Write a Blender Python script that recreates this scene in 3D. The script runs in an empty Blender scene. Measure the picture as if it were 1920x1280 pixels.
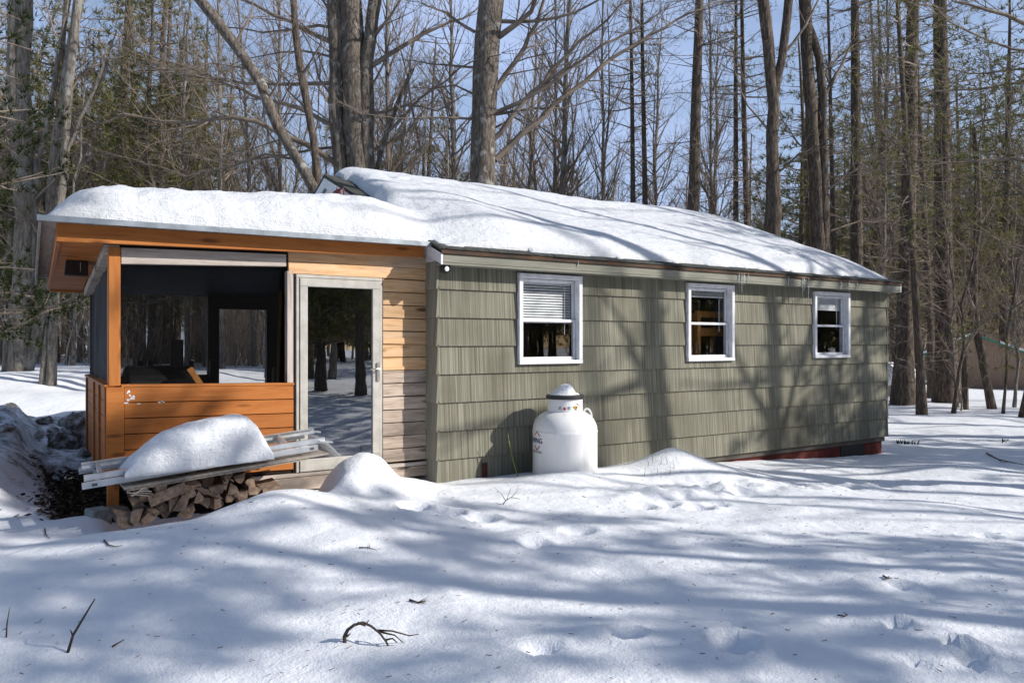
import bpy, math, random
import numpy as np
from mathutils import Vector, Matrix

random.seed(7)
RNG = np.random.default_rng(11)
S = bpy.context.scene
COL = S.collection

# ------------------------------------------------------------------ frame of reference
F = 1420.0                       # focal length in photo pixels
TH = math.atan(F * 4.518e-4)     # the camera's yaw against the front wall
CT, ST = math.cos(TH), math.sin(TH)
CAM = (-3.858, -7.55, 1.70)      # x along the front wall, y into the house, z up


def ray(px, py):
    u = (px - 960) / F
    v = (640 - py) / F
    return (ST + u * CT, CT - u * ST, v)


def wy(px, py, y):
    d = ray(px, py); s = (y - CAM[1]) / d[1]
    return (CAM[0] + s * d[0], y, CAM[2] + s * d[2])


def wx(px, py, x):
    d = ray(px, py); s = (x - CAM[0]) / d[0]
    return (x, CAM[1] + s * d[1], CAM[2] + s * d[2])


def wz(px, py, z):
    d = ray(px, py); s = (z - CAM[2]) / d[2]
    return (CAM[0] + s * d[0], CAM[1] + s * d[1], z)


def wd(px, py, Z):
    d = ray(px, py)
    return (CAM[0] + Z * d[0], CAM[1] + Z * d[1], CAM[2] + Z * d[2])


# ------------------------------------------------------------------ noise
def _hash(ix, iy, seed):
    h = (ix.astype(np.int64) * 374761393 + iy.astype(np.int64) * 668265263 + seed * 974711) & 0x7fffffff
    h = ((h ^ (h >> 13)) * 1274126177) & 0x7fffffff
    return ((h ^ (h >> 16)) & 0xffff) / 65535.0


def vnoise(x, y, seed=0):
    x = np.asarray(x, float); y = np.asarray(y, float)
    ix = np.floor(x); iy = np.floor(y)
    fx = x - ix; fy = y - iy
    fx = fx * fx * (3 - 2 * fx); fy = fy * fy * (3 - 2 * fy)
    a = _hash(ix, iy, seed); b = _hash(ix + 1, iy, seed)
    c = _hash(ix, iy + 1, seed); d = _hash(ix + 1, iy + 1, seed)
    return (a * (1 - fx) + b * fx) * (1 - fy) + (c * (1 - fx) + d * fx) * fy - 0.5


def fbm(x, y, seed=0, octs=4):
    s = 0; a = 1.0; f = 1.0
    for o in range(octs):
        s = s + a * vnoise(x * f + 13.7 * o, y * f - 7.1 * o, seed + o)
        a *= .5; f *= 2.03
    return s


def sstep(a, b, x):
    t = np.clip((np.asarray(x, float) - a) / (b - a), 0, 1)
    return t * t * (3 - 2 * t)


# ------------------------------------------------------------------ mesh builder
class MB:
    def __init__(self):
        self.v = []; self.f = []; self.m = []; self.k = 0

    def face(self, idx):
        self.f.append(idx); self.m.append(self.k)

    def hexa(self, p):
        """8 points: bottom/front ring of 4 then the opposite ring of 4"""
        b = len(self.v); self.v += [tuple(q) for q in p]
        for q in ((0, 3, 2, 1), (4, 5, 6, 7), (0, 1, 5, 4), (1, 2, 6, 5), (2, 3, 7, 6), (3, 0, 4, 7)):
            self.face([b + i for i in q])

    def box(self, x0, x1, y0, y1, z0, z1):
        self.hexa([(x0, y0, z0), (x1, y0, z0), (x1, y1, z0), (x0, y1, z0),
                   (x0, y0, z1), (x1, y0, z1), (x1, y1, z1), (x0, y1, z1)])

    def slab(self, quad, off):
        """a quad pushed by a vector into a solid"""
        o = Vector(off)
        self.hexa(list(quad) + [tuple(Vector(q) + o) for q in quad])

    def obox(self, c, sx, sy, sz, M):
        p = []
        for z in (-.5, .5):
            for x, y in ((-.5, -.5), (.5, -.5), (.5, .5), (-.5, .5)):
                p.append(tuple(Vector(c) + M @ Vector((x * sx, y * sy, z * sz))))
        self.hexa(p)

    def bar(self, a, b, w, h, up=(0, 0, 1)):
        a = Vector(a); b = Vector(b); d = (b - a).normalized()
        s = d.cross(Vector(up)).normalized(); u = s.cross(d)
        p = []
        for q in (a, b):
            for i, j in ((-.5, -.5), (.5, -.5), (.5, .5), (-.5, .5)):
                p.append(tuple(q + s * (i * w) + u * (j * h)))
        self.hexa(p)

    def tube(self, pts, rad, n=8, cap=True):
        pts = [Vector(p) for p in pts]
        b = len(self.v); up = Vector((.13, .21, .97)); prev = None
        for i, p in enumerate(pts):
            d = (pts[min(i + 1, len(pts) - 1)] - pts[max(i - 1, 0)]).normalized()
            if prev is None:
                if abs(d.dot(up)) > .95: up = Vector((1, .1, 0))
                s = d.cross(up).normalized()
            else:
                s = (prev - d * prev.dot(d)).normalized()
            prev = s; u = d.cross(s)
            r = rad[i] if hasattr(rad, '__len__') else rad
            for k in range(n):
                a = 2 * math.pi * k / n
                self.v.append(tuple(p + s * (math.cos(a) * r) + u * (math.sin(a) * r)))
        for i in range(len(pts) - 1):
            for k in range(n):
                k2 = (k + 1) % n
                self.face([b + i * n + k, b + i * n + k2, b + (i + 1) * n + k2, b + (i + 1) * n + k])
        if cap:
            self.face([b + k for k in range(n)][::-1])
            self.face([b + (len(pts) - 1) * n + k for k in range(n)])

    def lathe(self, prof, c=(0, 0, 0), n=32):
        b = len(self.v)
        for r, z in prof:
            for k in range(n):
                a = 2 * math.pi * k / n
                self.v.append((c[0] + r * math.cos(a), c[1] + r * math.sin(a), c[2] + z))
        for i in range(len(prof) - 1):
            for k in range(n):
                k2 = (k + 1) % n
                self.face([b + i * n + k, b + i * n + k2, b + (i + 1) * n + k2, b + (i + 1) * n + k])
        self.face([b + k for k in range(n)][::-1])
        self.face([b + (len(prof) - 1) * n + k for k in range(n)])

    def poly(self, pts):
        b = len(self.v); self.v += [tuple(p) for p in pts]
        self.face(list(range(b, b + len(pts))))

    def build(self, name, mats, parent=None, smooth=False, bevel=0, weighted=False):
        root = parent
        while root is not None and root.parent is not None: root = root.parent
        o = root.location if root is not None else Vector((0, 0, 0))
        me = bpy.data.meshes.new(name)
        me.from_pydata([(p[0] - o[0], p[1] - o[1], p[2] - o[2]) for p in self.v], [], self.f)
        if not isinstance(mats, (list, tuple)): mats = [mats]
        for m in mats: me.materials.append(m)
        me.polygons.foreach_set('material_index', self.m)
        if smooth: me.polygons.foreach_set('use_smooth', [True] * len(self.f))
        me.update()
        ob = bpy.data.objects.new(name, me); COL.objects.link(ob)
        if parent is not None: ob.parent = parent
        if bevel:
            b = ob.modifiers.new('bevel', 'BEVEL'); b.width = bevel; b.segments = 1; b.limit_method = 'ANGLE'
        return ob


def tag(o, label=None, cat=None, group=None, kind=None):
    if label: o['label'] = label
    if cat: o['category'] = cat
    if group: o['group'] = group
    if kind: o['kind'] = kind
    return o


def empty(name, loc, label=None, cat=None, group=None, kind=None):
    o = bpy.data.objects.new(name, None); o.location = loc; o.empty_display_size = .2
    COL.objects.link(o)
    return tag(o, label, cat, group, kind)


def np_mesh(name, V, quads=None, tris=None, mq=None, mt=None, mats=(), smooth=False):
    me = bpy.data.meshes.new(name)
    V = np.asarray(V, np.float32)
    nq = 0 if quads is None else len(quads); nt = 0 if tris is None else len(tris)
    loops = np.concatenate([np.asarray(a, np.int32).ravel() for a in (quads, tris) if a is not None and len(a)])
    me.vertices.add(len(V)); me.vertices.foreach_set('co', V.ravel())
    me.loops.add(len(loops)); me.loops.foreach_set('vertex_index', loops)
    me.polygons.add(nq + nt)
    st = np.concatenate([np.arange(nq) * 4, nq * 4 + np.arange(nt) * 3]).astype(np.int32)
    me.polygons.foreach_set('loop_start', st)
    mi = np.concatenate([np.zeros(nq, np.int32) if mq is None else np.asarray(mq, np.int32),
                         np.zeros(nt, np.int32) if mt is None else np.asarray(mt, np.int32)]).astype(np.int32)
    for m in mats: me.materials.append(m)
    me.polygons.foreach_set('material_index', mi)
    if smooth: me.polygons.foreach_set('use_smooth', np.ones(nq + nt, bool))
    me.update(calc_edges=True); me.validate()
    return me


# ------------------------------------------------------------------ materials
def new_mat(name):
    m = bpy.data.materials.new(name); m.use_nodes = True
    nt = m.node_tree; nt.nodes.clear()
    out = nt.nodes.new('ShaderNodeOutputMaterial')
    return m, nt, out


def N(nt, t, **kw):
    n = nt.nodes.new('ShaderNode' + t)
    for k, v in kw.items():
        if k.startswith('i_'): n.inputs[k[2:].replace('_', ' ')].default_value = v
        else: setattr(n, k, v)
    return n


def ramp(nt, fac, stops):
    r = nt.nodes.new('ShaderNodeValToRGB'); e = r.color_ramp.elements
    e[0].position = stops[0][0]; e[0].color = (*stops[0][1], 1)
    e[1].position = stops[-1][0]; e[1].color = (*stops[-1][1], 1)
    for p, c in stops[1:-1]:
        x = e.new(p); x.color = (*c, 1)
    nt.links.new(fac, r.inputs[0]); return r.outputs[0]


def coords(nt, scale, island=0.0):
    tc = N(nt, 'TexCoord'); mp = N(nt, 'Mapping'); mp.inputs['Scale'].default_value = scale
    src = tc.outputs['Object']
    if island:
        g = N(nt, 'NewGeometry'); mul = N(nt, 'VectorMath', operation='SCALE'); mul.inputs['Scale'].default_value = island
        cb = N(nt, 'CombineXYZ')
        for i in range(3): nt.links.new(g.outputs['Random Per Island'], cb.inputs[i])
        nt.links.new(cb.outputs[0], mul.inputs[0])
        ad = N(nt, 'VectorMath', operation='ADD'); nt.links.new(src, ad.inputs[0]); nt.links.new(mul.outputs[0], ad.inputs[1])
        src = ad.outputs[0]
    nt.links.new(src, mp.inputs['Vector']); return mp.outputs[0]


def mixc(nt, fac, a, b, mode='MIX'):
    m = N(nt, 'Mix', data_type='RGBA', blend_type=mode)
    for s, v in ((m.inputs[0], fac), (m.inputs[6], a), (m.inputs[7], b)):
        if hasattr(v, 'is_linked') or hasattr(v, 'links'): nt.links.new(v, s)
        elif isinstance(v, (int, float)): s.default_value = v
        else: s.default_value = (*v, 1)
    return m.outputs[2]


def noise_mat(name, stops, scale=(1, 1, 1), nscale=5, detail=6, rough=.7, bump=.3, bdist=.01, island=0, spec=.3,
              tint=None, bscale=None, second=None, dist=0.0):
    """one noise-ramped surface: stops colour the noise; island varies each loose piece; second = (scale, nscale, lo, hi, colour)"""
    m, nt, out = new_mat(name)
    b = N(nt, 'BsdfPrincipled'); b.inputs['Roughness'].default_value = rough
    b.inputs['Specular IOR Level'].default_value = spec
    co = coords(nt, scale, 7.3 if island else 0)
    no = N(nt, 'TexNoise', i_Scale=nscale, i_Detail=detail); nt.links.new(co, no.inputs['Vector'])
    no.inputs['Roughness'].default_value = .62; no.inputs['Distortion'].default_value = dist
    c = ramp(nt, no.outputs['Fac'], stops)
    if second:
        co2 = coords(nt, second[0], 0); n2 = N(nt, 'TexNoise', i_Scale=second[1], i_Detail=5); nt.links.new(co2, n2.inputs['Vector'])
        f2 = ramp(nt, n2.outputs['Fac'], [(second[2], (0, 0, 0)), (second[3], (1, 1, 1))])
        c = mixc(nt, f2, c, second[4])
    if island:
        g = N(nt, 'NewGeometry')
        mr = N(nt, 'MapRange'); mr.inputs[3].default_value = 1 - island; mr.inputs[4].default_value = 1 + island * .7
        nt.links.new(g.outputs['Random Per Island'], mr.inputs[0])
        cc = N(nt, 'CombineXYZ')
        for i in range(3): nt.links.new(mr.outputs[0], cc.inputs[i])
        c = mixc(nt, 1.0, c, cc.outputs[0], 'MULTIPLY')
    nt.links.new(c, b.inputs['Base Color'])
    if bump:
        bp = N(nt, 'Bump', i_Strength=bump, i_Distance=bdist); nt.links.new(no.outputs['Fac'], bp.inputs['Height'])
        nt.links.new(bp.outputs[0], b.inputs['Normal'])
    nt.links.new(b.outputs[0], out.inputs[0])
    return m


def plain(name, col, rough=.5, metal=0.0, spec=.4):
    return noise_mat_metal(name, col, rough, metal, spec)


def noise_mat_metal(name, col, rough, metal, spec):
    m, nt, out = new_mat(name)
    b = N(nt, 'BsdfPrincipled'); b.inputs['Metallic'].default_value = metal
    b.inputs['Specular IOR Level'].default_value = spec
    co = coords(nt, (1, 1, 1)); no = N(nt, 'TexNoise', i_Scale=9, i_Detail=6); nt.links.new(co, no.inputs['Vector'])
    c = ramp(nt, no.outputs['Fac'], [(.3, tuple(x * .82 for x in col)), (.65, tuple(min(1, x * 1.06) for x in col))])
    nt.links.new(c, b.inputs['Base Color'])
    mr = N(nt, 'MapRange'); mr.inputs[3].default_value = max(.05, rough - .12); mr.inputs[4].default_value = min(1, rough + .12)
    nt.links.new(no.outputs['Fac'], mr.inputs[0]); nt.links.new(mr.outputs[0], b.inputs['Roughness'])
    nt.links.new(b.outputs[0], out.inputs[0]); return m


def wood_mat(name, dark, mid, light, axis='x', rough=.6, island=.12, knots=True, stain=None, stain_amt=(.55, .75)):
    m, nt, out = new_mat(name)
    b = N(nt, 'BsdfPrincipled'); b.inputs['Roughness'].default_value = rough; b.inputs['Specular IOR Level'].default_value = .25
    sc = {'x': (.9, 9, 11), 'y': (9, .9, 11), 'z': (9, 11, .9)}[axis]
    co = coords(nt, sc, 5.1)
    no = N(nt, 'TexNoise', i_Scale=2.2, i_Detail=8); no.inputs['Roughness'].default_value = .68; no.inputs['Distortion'].default_value = .6
    nt.links.new(co, no.inputs['Vector'])
    c = ramp(nt, no.outputs['Fac'], [(.28, dark), (.48, mid), (.72, light)])
    if knots:
        ks = {'x': (1.7, 7, 7), 'y': (7, 1.7, 7), 'z': (7, 7, 1.7)}[axis]
        k = N(nt, 'TexVoronoi', i_Scale=1.0); nt.links.new(coords(nt, ks, 3.7), k.inputs['Vector'])
        f = ramp(nt, k.outputs['Distance'], [(.09, (1, 1, 1)), (.20, (0, 0, 0))])
        c = mixc(nt, f, c, tuple(x * .45 for x in dark))
    if stain:
        n2 = N(nt, 'TexNoise', i_Scale=2.4, i_Detail=6); nt.links.new(coords(nt, (.7, 1, 1.6), 0), n2.inputs['Vector'])
        f2 = ramp(nt, n2.outputs['Fac'], [(stain_amt[0], (0, 0, 0)), (stain_amt[1], (.85, .85, .85))])
        c = mixc(nt, f2, c, stain)
    g = N(nt, 'NewGeometry'); mr = N(nt, 'MapRange'); mr.inputs[3].default_value = 1 - island; mr.inputs[4].default_value = 1 + island
    nt.links.new(g.outputs['Random Per Island'], mr.inputs[0])
    cc = N(nt, 'CombineXYZ')
    for i in range(3): nt.links.new(mr.outputs[0], cc.inputs[i])
    c = mixc(nt, 1.0, c, cc.outputs[0], 'MULTIPLY')
    nt.links.new(c, b.inputs['Base Color'])
    bp = N(nt, 'Bump', i_Strength=.35, i_Distance=.006); nt.links.new(no.outputs['Fac'], bp.inputs['Height']); nt.links.new(bp.outputs[0], b.inputs['Normal'])
    nt.links.new(b.outputs[0], out.inputs[0]); return m


def snow_mat(name, bump1=.5, dirt=None, streak=False, crust=False, alb=1.0):
    m, nt, out = new_mat(name)
    b = N(nt, 'BsdfPrincipled'); b.inputs['Roughness'].default_value = .62; b.inputs['Specular IOR Level'].default_value = .25
    b.inputs['Sheen Weight'].default_value = 0.05
    co = coords(nt, (1, 1, 1))
    n1 = N(nt, 'TexNoise', i_Scale=7.0, i_Detail=7); n1.inputs['Roughness'].default_value = .6; nt.links.new(co, n1.inputs['Vector'])
    n2 = N(nt, 'TexNoise', i_Scale=75.0, i_Detail=4); nt.links.new(co, n2.inputs['Vector'])
    c = ramp(nt, n1.outputs['Fac'], [(.3, (.80 * alb, .82 * alb, .86 * alb)), (.7, (.87 * alb, .885 * alb, .91 * alb))])
    if dirt:
        n3 = N(nt, 'TexNoise', i_Scale=dirt[0], i_Detail=9); n3.inputs['Roughness'].default_value = .72; nt.links.new(co, n3.inputs['Vector'])
        f = ramp(nt, n3.outputs['Fac'], [(dirt[1], (0, 0, 0)), (dirt[2], (.9, .9, .9))])
        c = mixc(nt, f, c, (.10, .075, .055))
    nt.links.new(c, b.inputs['Base Color'])
    add = N(nt, 'Math', operation='MULTIPLY_ADD'); nt.links.new(n2.outputs['Fac'], add.inputs[0]); add.inputs[1].default_value = .22
    nt.links.new(n1.outputs['Fac'], add.inputs[2])
    h = add.outputs[0]
    if streak:
        n4 = N(nt, 'TexNoise', i_Scale=1.0, i_Detail=6); nt.links.new(coords(nt, (3, 3, 26)), n4.inputs['Vector'])
        a2 = N(nt, 'Math', operation='MULTIPLY_ADD'); nt.links.new(n4.outputs['Fac'], a2.inputs[0]); a2.inputs[1].default_value = .5
        nt.links.new(h, a2.inputs[2]); h = a2.outputs[0]
    if crust:
        n5 = N(nt, 'TexNoise', i_Scale=1.0, i_Detail=8); n5.inputs['Roughness'].default_value = .7; nt.links.new(coords(nt, (2.2, 9, 9)), n5.inputs['Vector'])
        a3 = N(nt, 'Math', operation='MULTIPLY_ADD'); nt.links.new(n5.outputs['Fac'], a3.inputs[0]); a3.inputs[1].default_value = 1.1
        nt.links.new(h, a3.inputs[2]); h = a3.outputs[0]
    bp = N(nt, 'Bump', i_Strength=bump1, i_Distance=.05); nt.links.new(h, bp.inputs['Height']); nt.links.new(bp.outputs[0], b.inputs['Normal'])
    nt.links.new(b.outputs[0], out.inputs[0]); return m


def bark_mat(name, dark, mid, light, lichen=None, lsc=3.0, lo=.56, hi=.66):
    m, nt, out = new_mat(name)
    b = N(nt, 'BsdfPrincipled'); b.inputs['Roughness'].default_value = .9; b.inputs['Specular IOR Level'].default_value = .1
    co = coords(nt, (5, 5, 1.1))
    no = N(nt, 'TexNoise', i_Scale=4.0, i_Detail=8); no.inputs['Roughness'].default_value = .7; nt.links.new(co, no.inputs['Vector'])
    c = ramp(nt, no.outputs['Fac'], [(.3, dark), (.5, mid), (.72, light)])
    if lichen:
        n2 = N(nt, 'TexNoise', i_Scale=lsc, i_Detail=6); nt.links.new(coords(nt, (1, 1, .7)), n2.inputs['Vector'])
        f = ramp(nt, n2.outputs['Fac'], [(lo, (0, 0, 0)), (hi, (1, 1, 1))]); c = mixc(nt, f, c, lichen)
    nt.links.new(c, b.inputs['Base Color'])
    bp = N(nt, 'Bump', i_Strength=.9, i_Distance=.05); nt.links.new(no.outputs['Fac'], bp.inputs['Height']); nt.links.new(bp.outputs[0], b.inputs['Normal'])
    nt.links.new(b.outputs[0], out.inputs[0]); return m


def leaf_mat(name, stops):
    m, nt, out = new_mat(name)
    g = N(nt, 'NewGeometry'); c = ramp(nt, g.outputs['Random Per Island'], stops)
    d = N(nt, 'BsdfDiffuse'); t = N(nt, 'BsdfTranslucent'); mx = N(nt, 'MixShader'); mx.inputs[0].default_value = .3
    nt.links.new(c, d.inputs[0]); nt.links.new(c, t.inputs[0]); nt.links.new(d.outputs[0], mx.inputs[1]); nt.links.new(t.outputs[0], mx.inputs[2])
    nt.links.new(mx.outputs[0], out.inputs[0]); return m


def glass_mat(name, refl, tint=(.9, .92, .92), rough=.005, wob=0.0):
    m, nt, out = new_mat(name)
    tr = N(nt, 'BsdfTransparent'); tr.inputs[0].default_value = (*tint, 1)
    gl = N(nt, 'BsdfGlossy'); gl.inputs['Roughness'].default_value = rough; gl.inputs[0].default_value = (.95, .97, 1, 1)
    lw = N(nt, 'LayerWeight'); lw.inputs[0].default_value = .5
    fr = N(nt, 'Math', operation='POWER'); nt.links.new(lw.outputs['Facing'], fr.inputs[0]); fr.inputs[1].default_value = 5.0
    ad = N(nt, 'Math', operation='MULTIPLY_ADD'); nt.links.new(fr.outputs[0], ad.inputs[0]); ad.inputs[1].default_value = .9; ad.inputs[2].default_value = refl + .05
    ad.use_clamp = True
    mx = N(nt, 'MixShader'); nt.links.new(ad.outputs[0], mx.inputs[0]); nt.links.new(tr.outputs[0], mx.inputs[1]); nt.links.new(gl.outputs[0], mx.inputs[2])
    if wob:
        no = N(nt, 'TexNoise', i_Scale=2.2, i_Detail=2); nt.links.new(coords(nt, (1, 1, 1.6)), no.inputs['Vector'])
        bp = N(nt, 'Bump', i_Strength=wob, i_Distance=.03); nt.links.new(no.outputs['Fac'], bp.inputs['Height']); nt.links.new(bp.outputs[0], gl.inputs['Normal'])
    nt.links.new(mx.outputs[0], out.inputs[0]); return m


def screen_mat(name, opacity, col):
    m, nt, out = new_mat(name)
    tr = N(nt, 'BsdfTransparent'); d = N(nt, 'BsdfPrincipled'); d.inputs['Roughness'].default_value = 1.0; d.inputs['Specular IOR Level'].default_value = 0
    no = N(nt, 'TexNoise', i_Scale=1.6, i_Detail=4); nt.links.new(coords(nt, (1, 1, .5)), no.inputs['Vector'])
    c = ramp(nt, no.outputs['Fac'], [(.35, tuple(x * .7 for x in col)), (.65, tuple(x * 1.3 for x in col))]); nt.links.new(c, d.inputs['Base Color'])
    mx = N(nt, 'MixShader'); mx.inputs[0].default_value = opacity
    nt.links.new(tr.outputs[0], mx.inputs[1]); nt.links.new(d.outputs[0], mx.inputs[2]); nt.links.new(mx.outputs[0], out.inputs[0]); return m


M = {}
M['snow'] = snow_mat('snow_surface', .55)
M['roof_snow'] = snow_mat('roof_snow_surface', .8, crust=True, alb=.86)
M['loaf_snow'] = snow_mat('packed_snow_surface', .75, streak=True)
M['dirty_snow'] = snow_mat('dirty_snow_surface', 1.0, dirt=(4.5, .44, .60))
M['orange'] = wood_mat('orange_stained_wood', (.31, .098, .022), (.41, .142, .034), (.48, .18, .048), 'x', .6, .10, stain=(.30, .10, .03), stain_amt=(.58, .85))
M['orange_v'] = wood_mat('orange_stained_post', (.33, .11, .024), (.42, .15, .036), (.48, .185, .05), 'z', .6, .06, stain=(.31, .11, .034), stain_amt=(.58, .85))
M['orange_y'] = wood_mat('orange_stained_side', (.29, .09, .020), (.37, .122, .028), (.43, .155, .04), 'y', .55, .12, knots=False)
M['pine'] = wood_mat('natural_pine_boards', (.40, .20, .085), (.62, .385, .20), (.72, .49, .29), 'x', .6, .16, stain=(.40, .33, .27), stain_amt=(.55, .8))
M['old_pine'] = wood_mat('weathered_pine_boards', (.16, .125, .10), (.42, .33, .26), (.58, .49, .42), 'x', .8, .15, stain=(.15, .13, .115), stain_amt=(.5, .72))
M['grey_wood'] = wood_mat('weathered_grey_wood', (.25, .22, .19), (.44, .38, .33), (.58, .52, .47), 'x', .8, .1, stain=(.2, .17, .15), stain_amt=(.52, .75))
M['grey_wood_v'] = wood_mat('weathered_grey_post', (.25, .22, .19), (.46, .40, .36), (.6, .55, .5), 'z', .8, .1)
M['plywood'] = wood_mat('weathered_plywood', (.20, .17, .14), (.33, .29, .25), (.45, .41, .36), 'y', .85, .1, knots=False)
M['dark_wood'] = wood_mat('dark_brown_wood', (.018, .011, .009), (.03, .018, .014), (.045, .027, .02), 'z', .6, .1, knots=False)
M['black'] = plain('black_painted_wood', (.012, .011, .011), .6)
M['honey'] = wood_mat('honey_pine', (.30, .11, .02), (.45, .19, .05), (.55, .26, .08), 'z', .4, .06, knots=False)
M['siding'] = noise_mat('sage_shingle', [(.28, (.075, .071, .054)), (.43, (.170, .162, .122)), (.56, (.235, .226, .172)), (.76, (.36, .346, .275))], scale=(24, .5, .13), nscale=2.6, detail=3,
                        rough=.85, bump=.6, bdist=.008, island=.02, second=((1, 1, .6), 1.7, .44, .78, (.105, .098, .07)))
M['siding_end'] = noise_mat('sage_corner_shingle', [(.3, (.17, .165, .125)), (.6, (.29, .28, .225)), (.75, (.36, .35, .285))], scale=(.5, 12, .2), nscale=2.2, detail=3, rough=.85, bump=.4, island=.06)
M['fascia'] = noise_mat('sage_painted_trim', [(.3, (.19, .185, .145)), (.7, (.29, .285, .23))], scale=(.6, 8, 8), nscale=3, rough=.6, bump=.2)
M['white'] = noise_mat('white_paint', [(.3, (.68, .68, .70)), (.65, (.82, .82, .83))], nscale=5, rough=.45, bump=.08, spec=.4)
M['vinyl'] = plain('white_vinyl', (.80, .80, .83), .35)
M['tank'] = noise_mat('white_tank_enamel', [(.3, (.74, .74, .74)), (.6, (.84, .84, .84))], scale=(3, 3, .7), nscale=2.5, rough=.38, bump=.05, spec=.5,
                      second=((3, 3, .5), 3.0, .62, .85, (.55, .52, .47)))
M['rim'] = plain('black_plastic_rim', (.03, .03, .032), .4)
M['doorframe'] = plain('beige_grey_door_frame', (.50, .475, .43), .4)
M['handle'] = plain('brushed_handle', (.55, .52, .48), .3, .8)
M['alu'] = plain('bare_aluminium', (.68, .70, .72), .38, .75)
M['drip'] = plain('galvanised_drip_edge', (.45, .50, .55), .35, .6)
M['roofing'] = noise_mat('dark_asphalt_shingle', [(.3, (.03, .032, .03)), (.7, (.10, .105, .095))], nscale=24, rough=.95, bump=.5)
M['red'] = noise_mat('red_painted_foundation', [(.3, (.07, .016, .012)), (.6, (.135, .026, .020)), (.8, (.20, .07, .05))], nscale=7, rough=.85, bump=.5)
M['red_dark'] = noise_mat('old_red_board', [(.3, (.05, .015, .012)), (.7, (.12, .03, .025))], nscale=9, rough=.85)
M['rust'] = noise_mat('rust_red_metal', [(.3, (.10, .025, .018)), (.7, (.26, .07, .05))], nscale=12, rough=.8)
M['eave_rust'] = noise_mat('stained_eave_edge', [(.35, (.035, .03, .027)), (.55, (.09, .05, .03)), (.75, (.20, .10, .05))], scale=(1, 4, 4), nscale=3, rough=.8)
M['interior'] = plain('dim_interior_wall', (.10, .085, .07), .8)
M['glass'] = glass_mat('window_glass', .02)
M['door_glass'] = glass_mat('storm_door_glass', .25, (.5, .52, .52), wob=.012)
M['screen'] = screen_mat('dark_insect_screen', .36, (.007, .007, .0075))
M['screen_back'] = screen_mat('dark_insect_screen_rear', .45, (.007, .007, .0075))
M['screen_side'] = screen_mat('grey_screen_curtain', .88, (.10, .10, .108))
M['iron'] = plain('black_stove_iron', (.014, .014, .015), .45, .3)
M['concrete'] = noise_mat('grey_concrete', [(.3, (.20, .20, .19)), (.7, (.36, .36, .35))], nscale=20, rough=.9)
M['blue'] = plain('blue_lettering', (.02, .03, .16), .5)
M['redink'] = plain('red_lettering', (.55, .06, .05), .5)
M['greyink'] = plain('grey_lettering', (.10, .11, .12), .5)
M['yellow'] = plain('yellow_sticker', (.62, .38, .03), .5)
M['blackink'] = plain('black_sticker', (.02, .02, .02), .5)
M['teal'] = plain('teal_sticker', (.05, .25, .32), .5)
M['log_end'] = noise_mat('split_log_face', [(.3, (.13, .085, .06)), (.5, (.27, .19, .14)), (.72, (.42, .31, .24))], scale=(4, 4, 4), nscale=5, detail=9, rough=.9, bump=.8, bdist=.02, island=.5)
M['log_bark'] = noise_mat('log_bark', [(.3, (.05, .035, .027)), (.7, (.15, .11, .085))], nscale=22, rough=.95, bump=1.0, bdist=.02, island=.4)
M['bark_grey'] = bark_mat('grey_hardwood_bark', (.055, .047, .04), (.19, .168, .145), (.36, .33, .29), (.28, .27, .25), 3.2, .57, .62)
M['bark_brown'] = bark_mat('brown_pine_bark', (.028, .021, .017), (.11, .087, .07), (.25, .205, .168))
M['bark_old'] = bark_mat('old_tree_bark', (.035, .028, .023), (.145, .122, .102), (.29, .255, .22), (.34, .33, .30), 5.5, .58, .66)
M['bark_pale'] = bark_mat('sun_toned_bark', (.17, .145, .12), (.36, .31, .255), (.55, .48, .40))  # sunlight on the far trunks is put into this paler colour
M['twig'] = noise_mat('twig_bark', [(.3, (.11, .087, .07)), (.7, (.31, .255, .21))], nscale=1.5, rough=.9, bump=0, spec=.1)
M['twig_pale'] = noise_mat('pale_twig_bark', [(.3, (.22, .175, .135)), (.7, (.48, .40, .32))], nscale=1.5, rough=.9, bump=0, spec=.1)  # lighter copy of the twig colour, standing in for sunlit twigs
M['needle'] = leaf_mat('pine_needles', [(0, (.065, .07, .028)), (.5, (.17, .165, .065)), (1, (.32, .29, .13))])
M['needle_dark'] = leaf_mat('dark_needles', [(0, (.018, .028, .012)), (1, (.055, .068, .03))])
M['dead_leaf'] = leaf_mat('dead_beech_leaves', [(0, (.22, .13, .07)), (1, (.45, .31, .19))])
M['litter'] = leaf_mat('wet_leaf_litter', [(0, (.03, .02, .014)), (.6, (.085, .058, .04)), (1, (.20, .145, .10))])
M['debris'] = plain('fallen_needle', (.22, .17, .13), .8)
M['twig_dark'] = noise_mat('dark_stick_bark', [(.3, (.035, .025, .02)), (.7, (.11, .085, .07))], nscale=30, rough=.9, bump=.3)
M['green_metal'] = plain('green_roof_metal', (.02, .22, .15), .4)
M['shed'] = noise_mat('brown_shed_boards', [(.3, (.23, .155, .115)), (.7, (.36, .26, .195))], scale=(8, 8, 1), nscale=3, rough=.9, bump=.3)
M['clod'] = noise_mat('frozen_muddy_snow', [(.32, (.05, .036, .026)), (.47, (.17, .135, .11)), (.58, (.42, .40, .39)), (.75, (.74, .75, .77))], nscale=9, detail=10, rough=.85, bump=1.0, bdist=.04)
M['soil'] = noise_mat('dark_soil', [(.3, (.025, .018, .013)), (.7, (.08, .06, .044))], nscale=14, rough=.95, bump=1.0, bdist=.03)
M['stem'] = plain('yellow_green_stem', (.26, .25, .05), .7)
ICE, nt_, out_ = new_mat('icicle_ice')
b_ = N(nt_, 'BsdfPrincipled'); b_.inputs['Base Color'].default_value = (.95, .97, 1, 1); b_.inputs['Roughness'].default_value = .08
b_.inputs['Transmission Weight'].default_value = .75; b_.inputs['IOR'].default_value = 1.31
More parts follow.
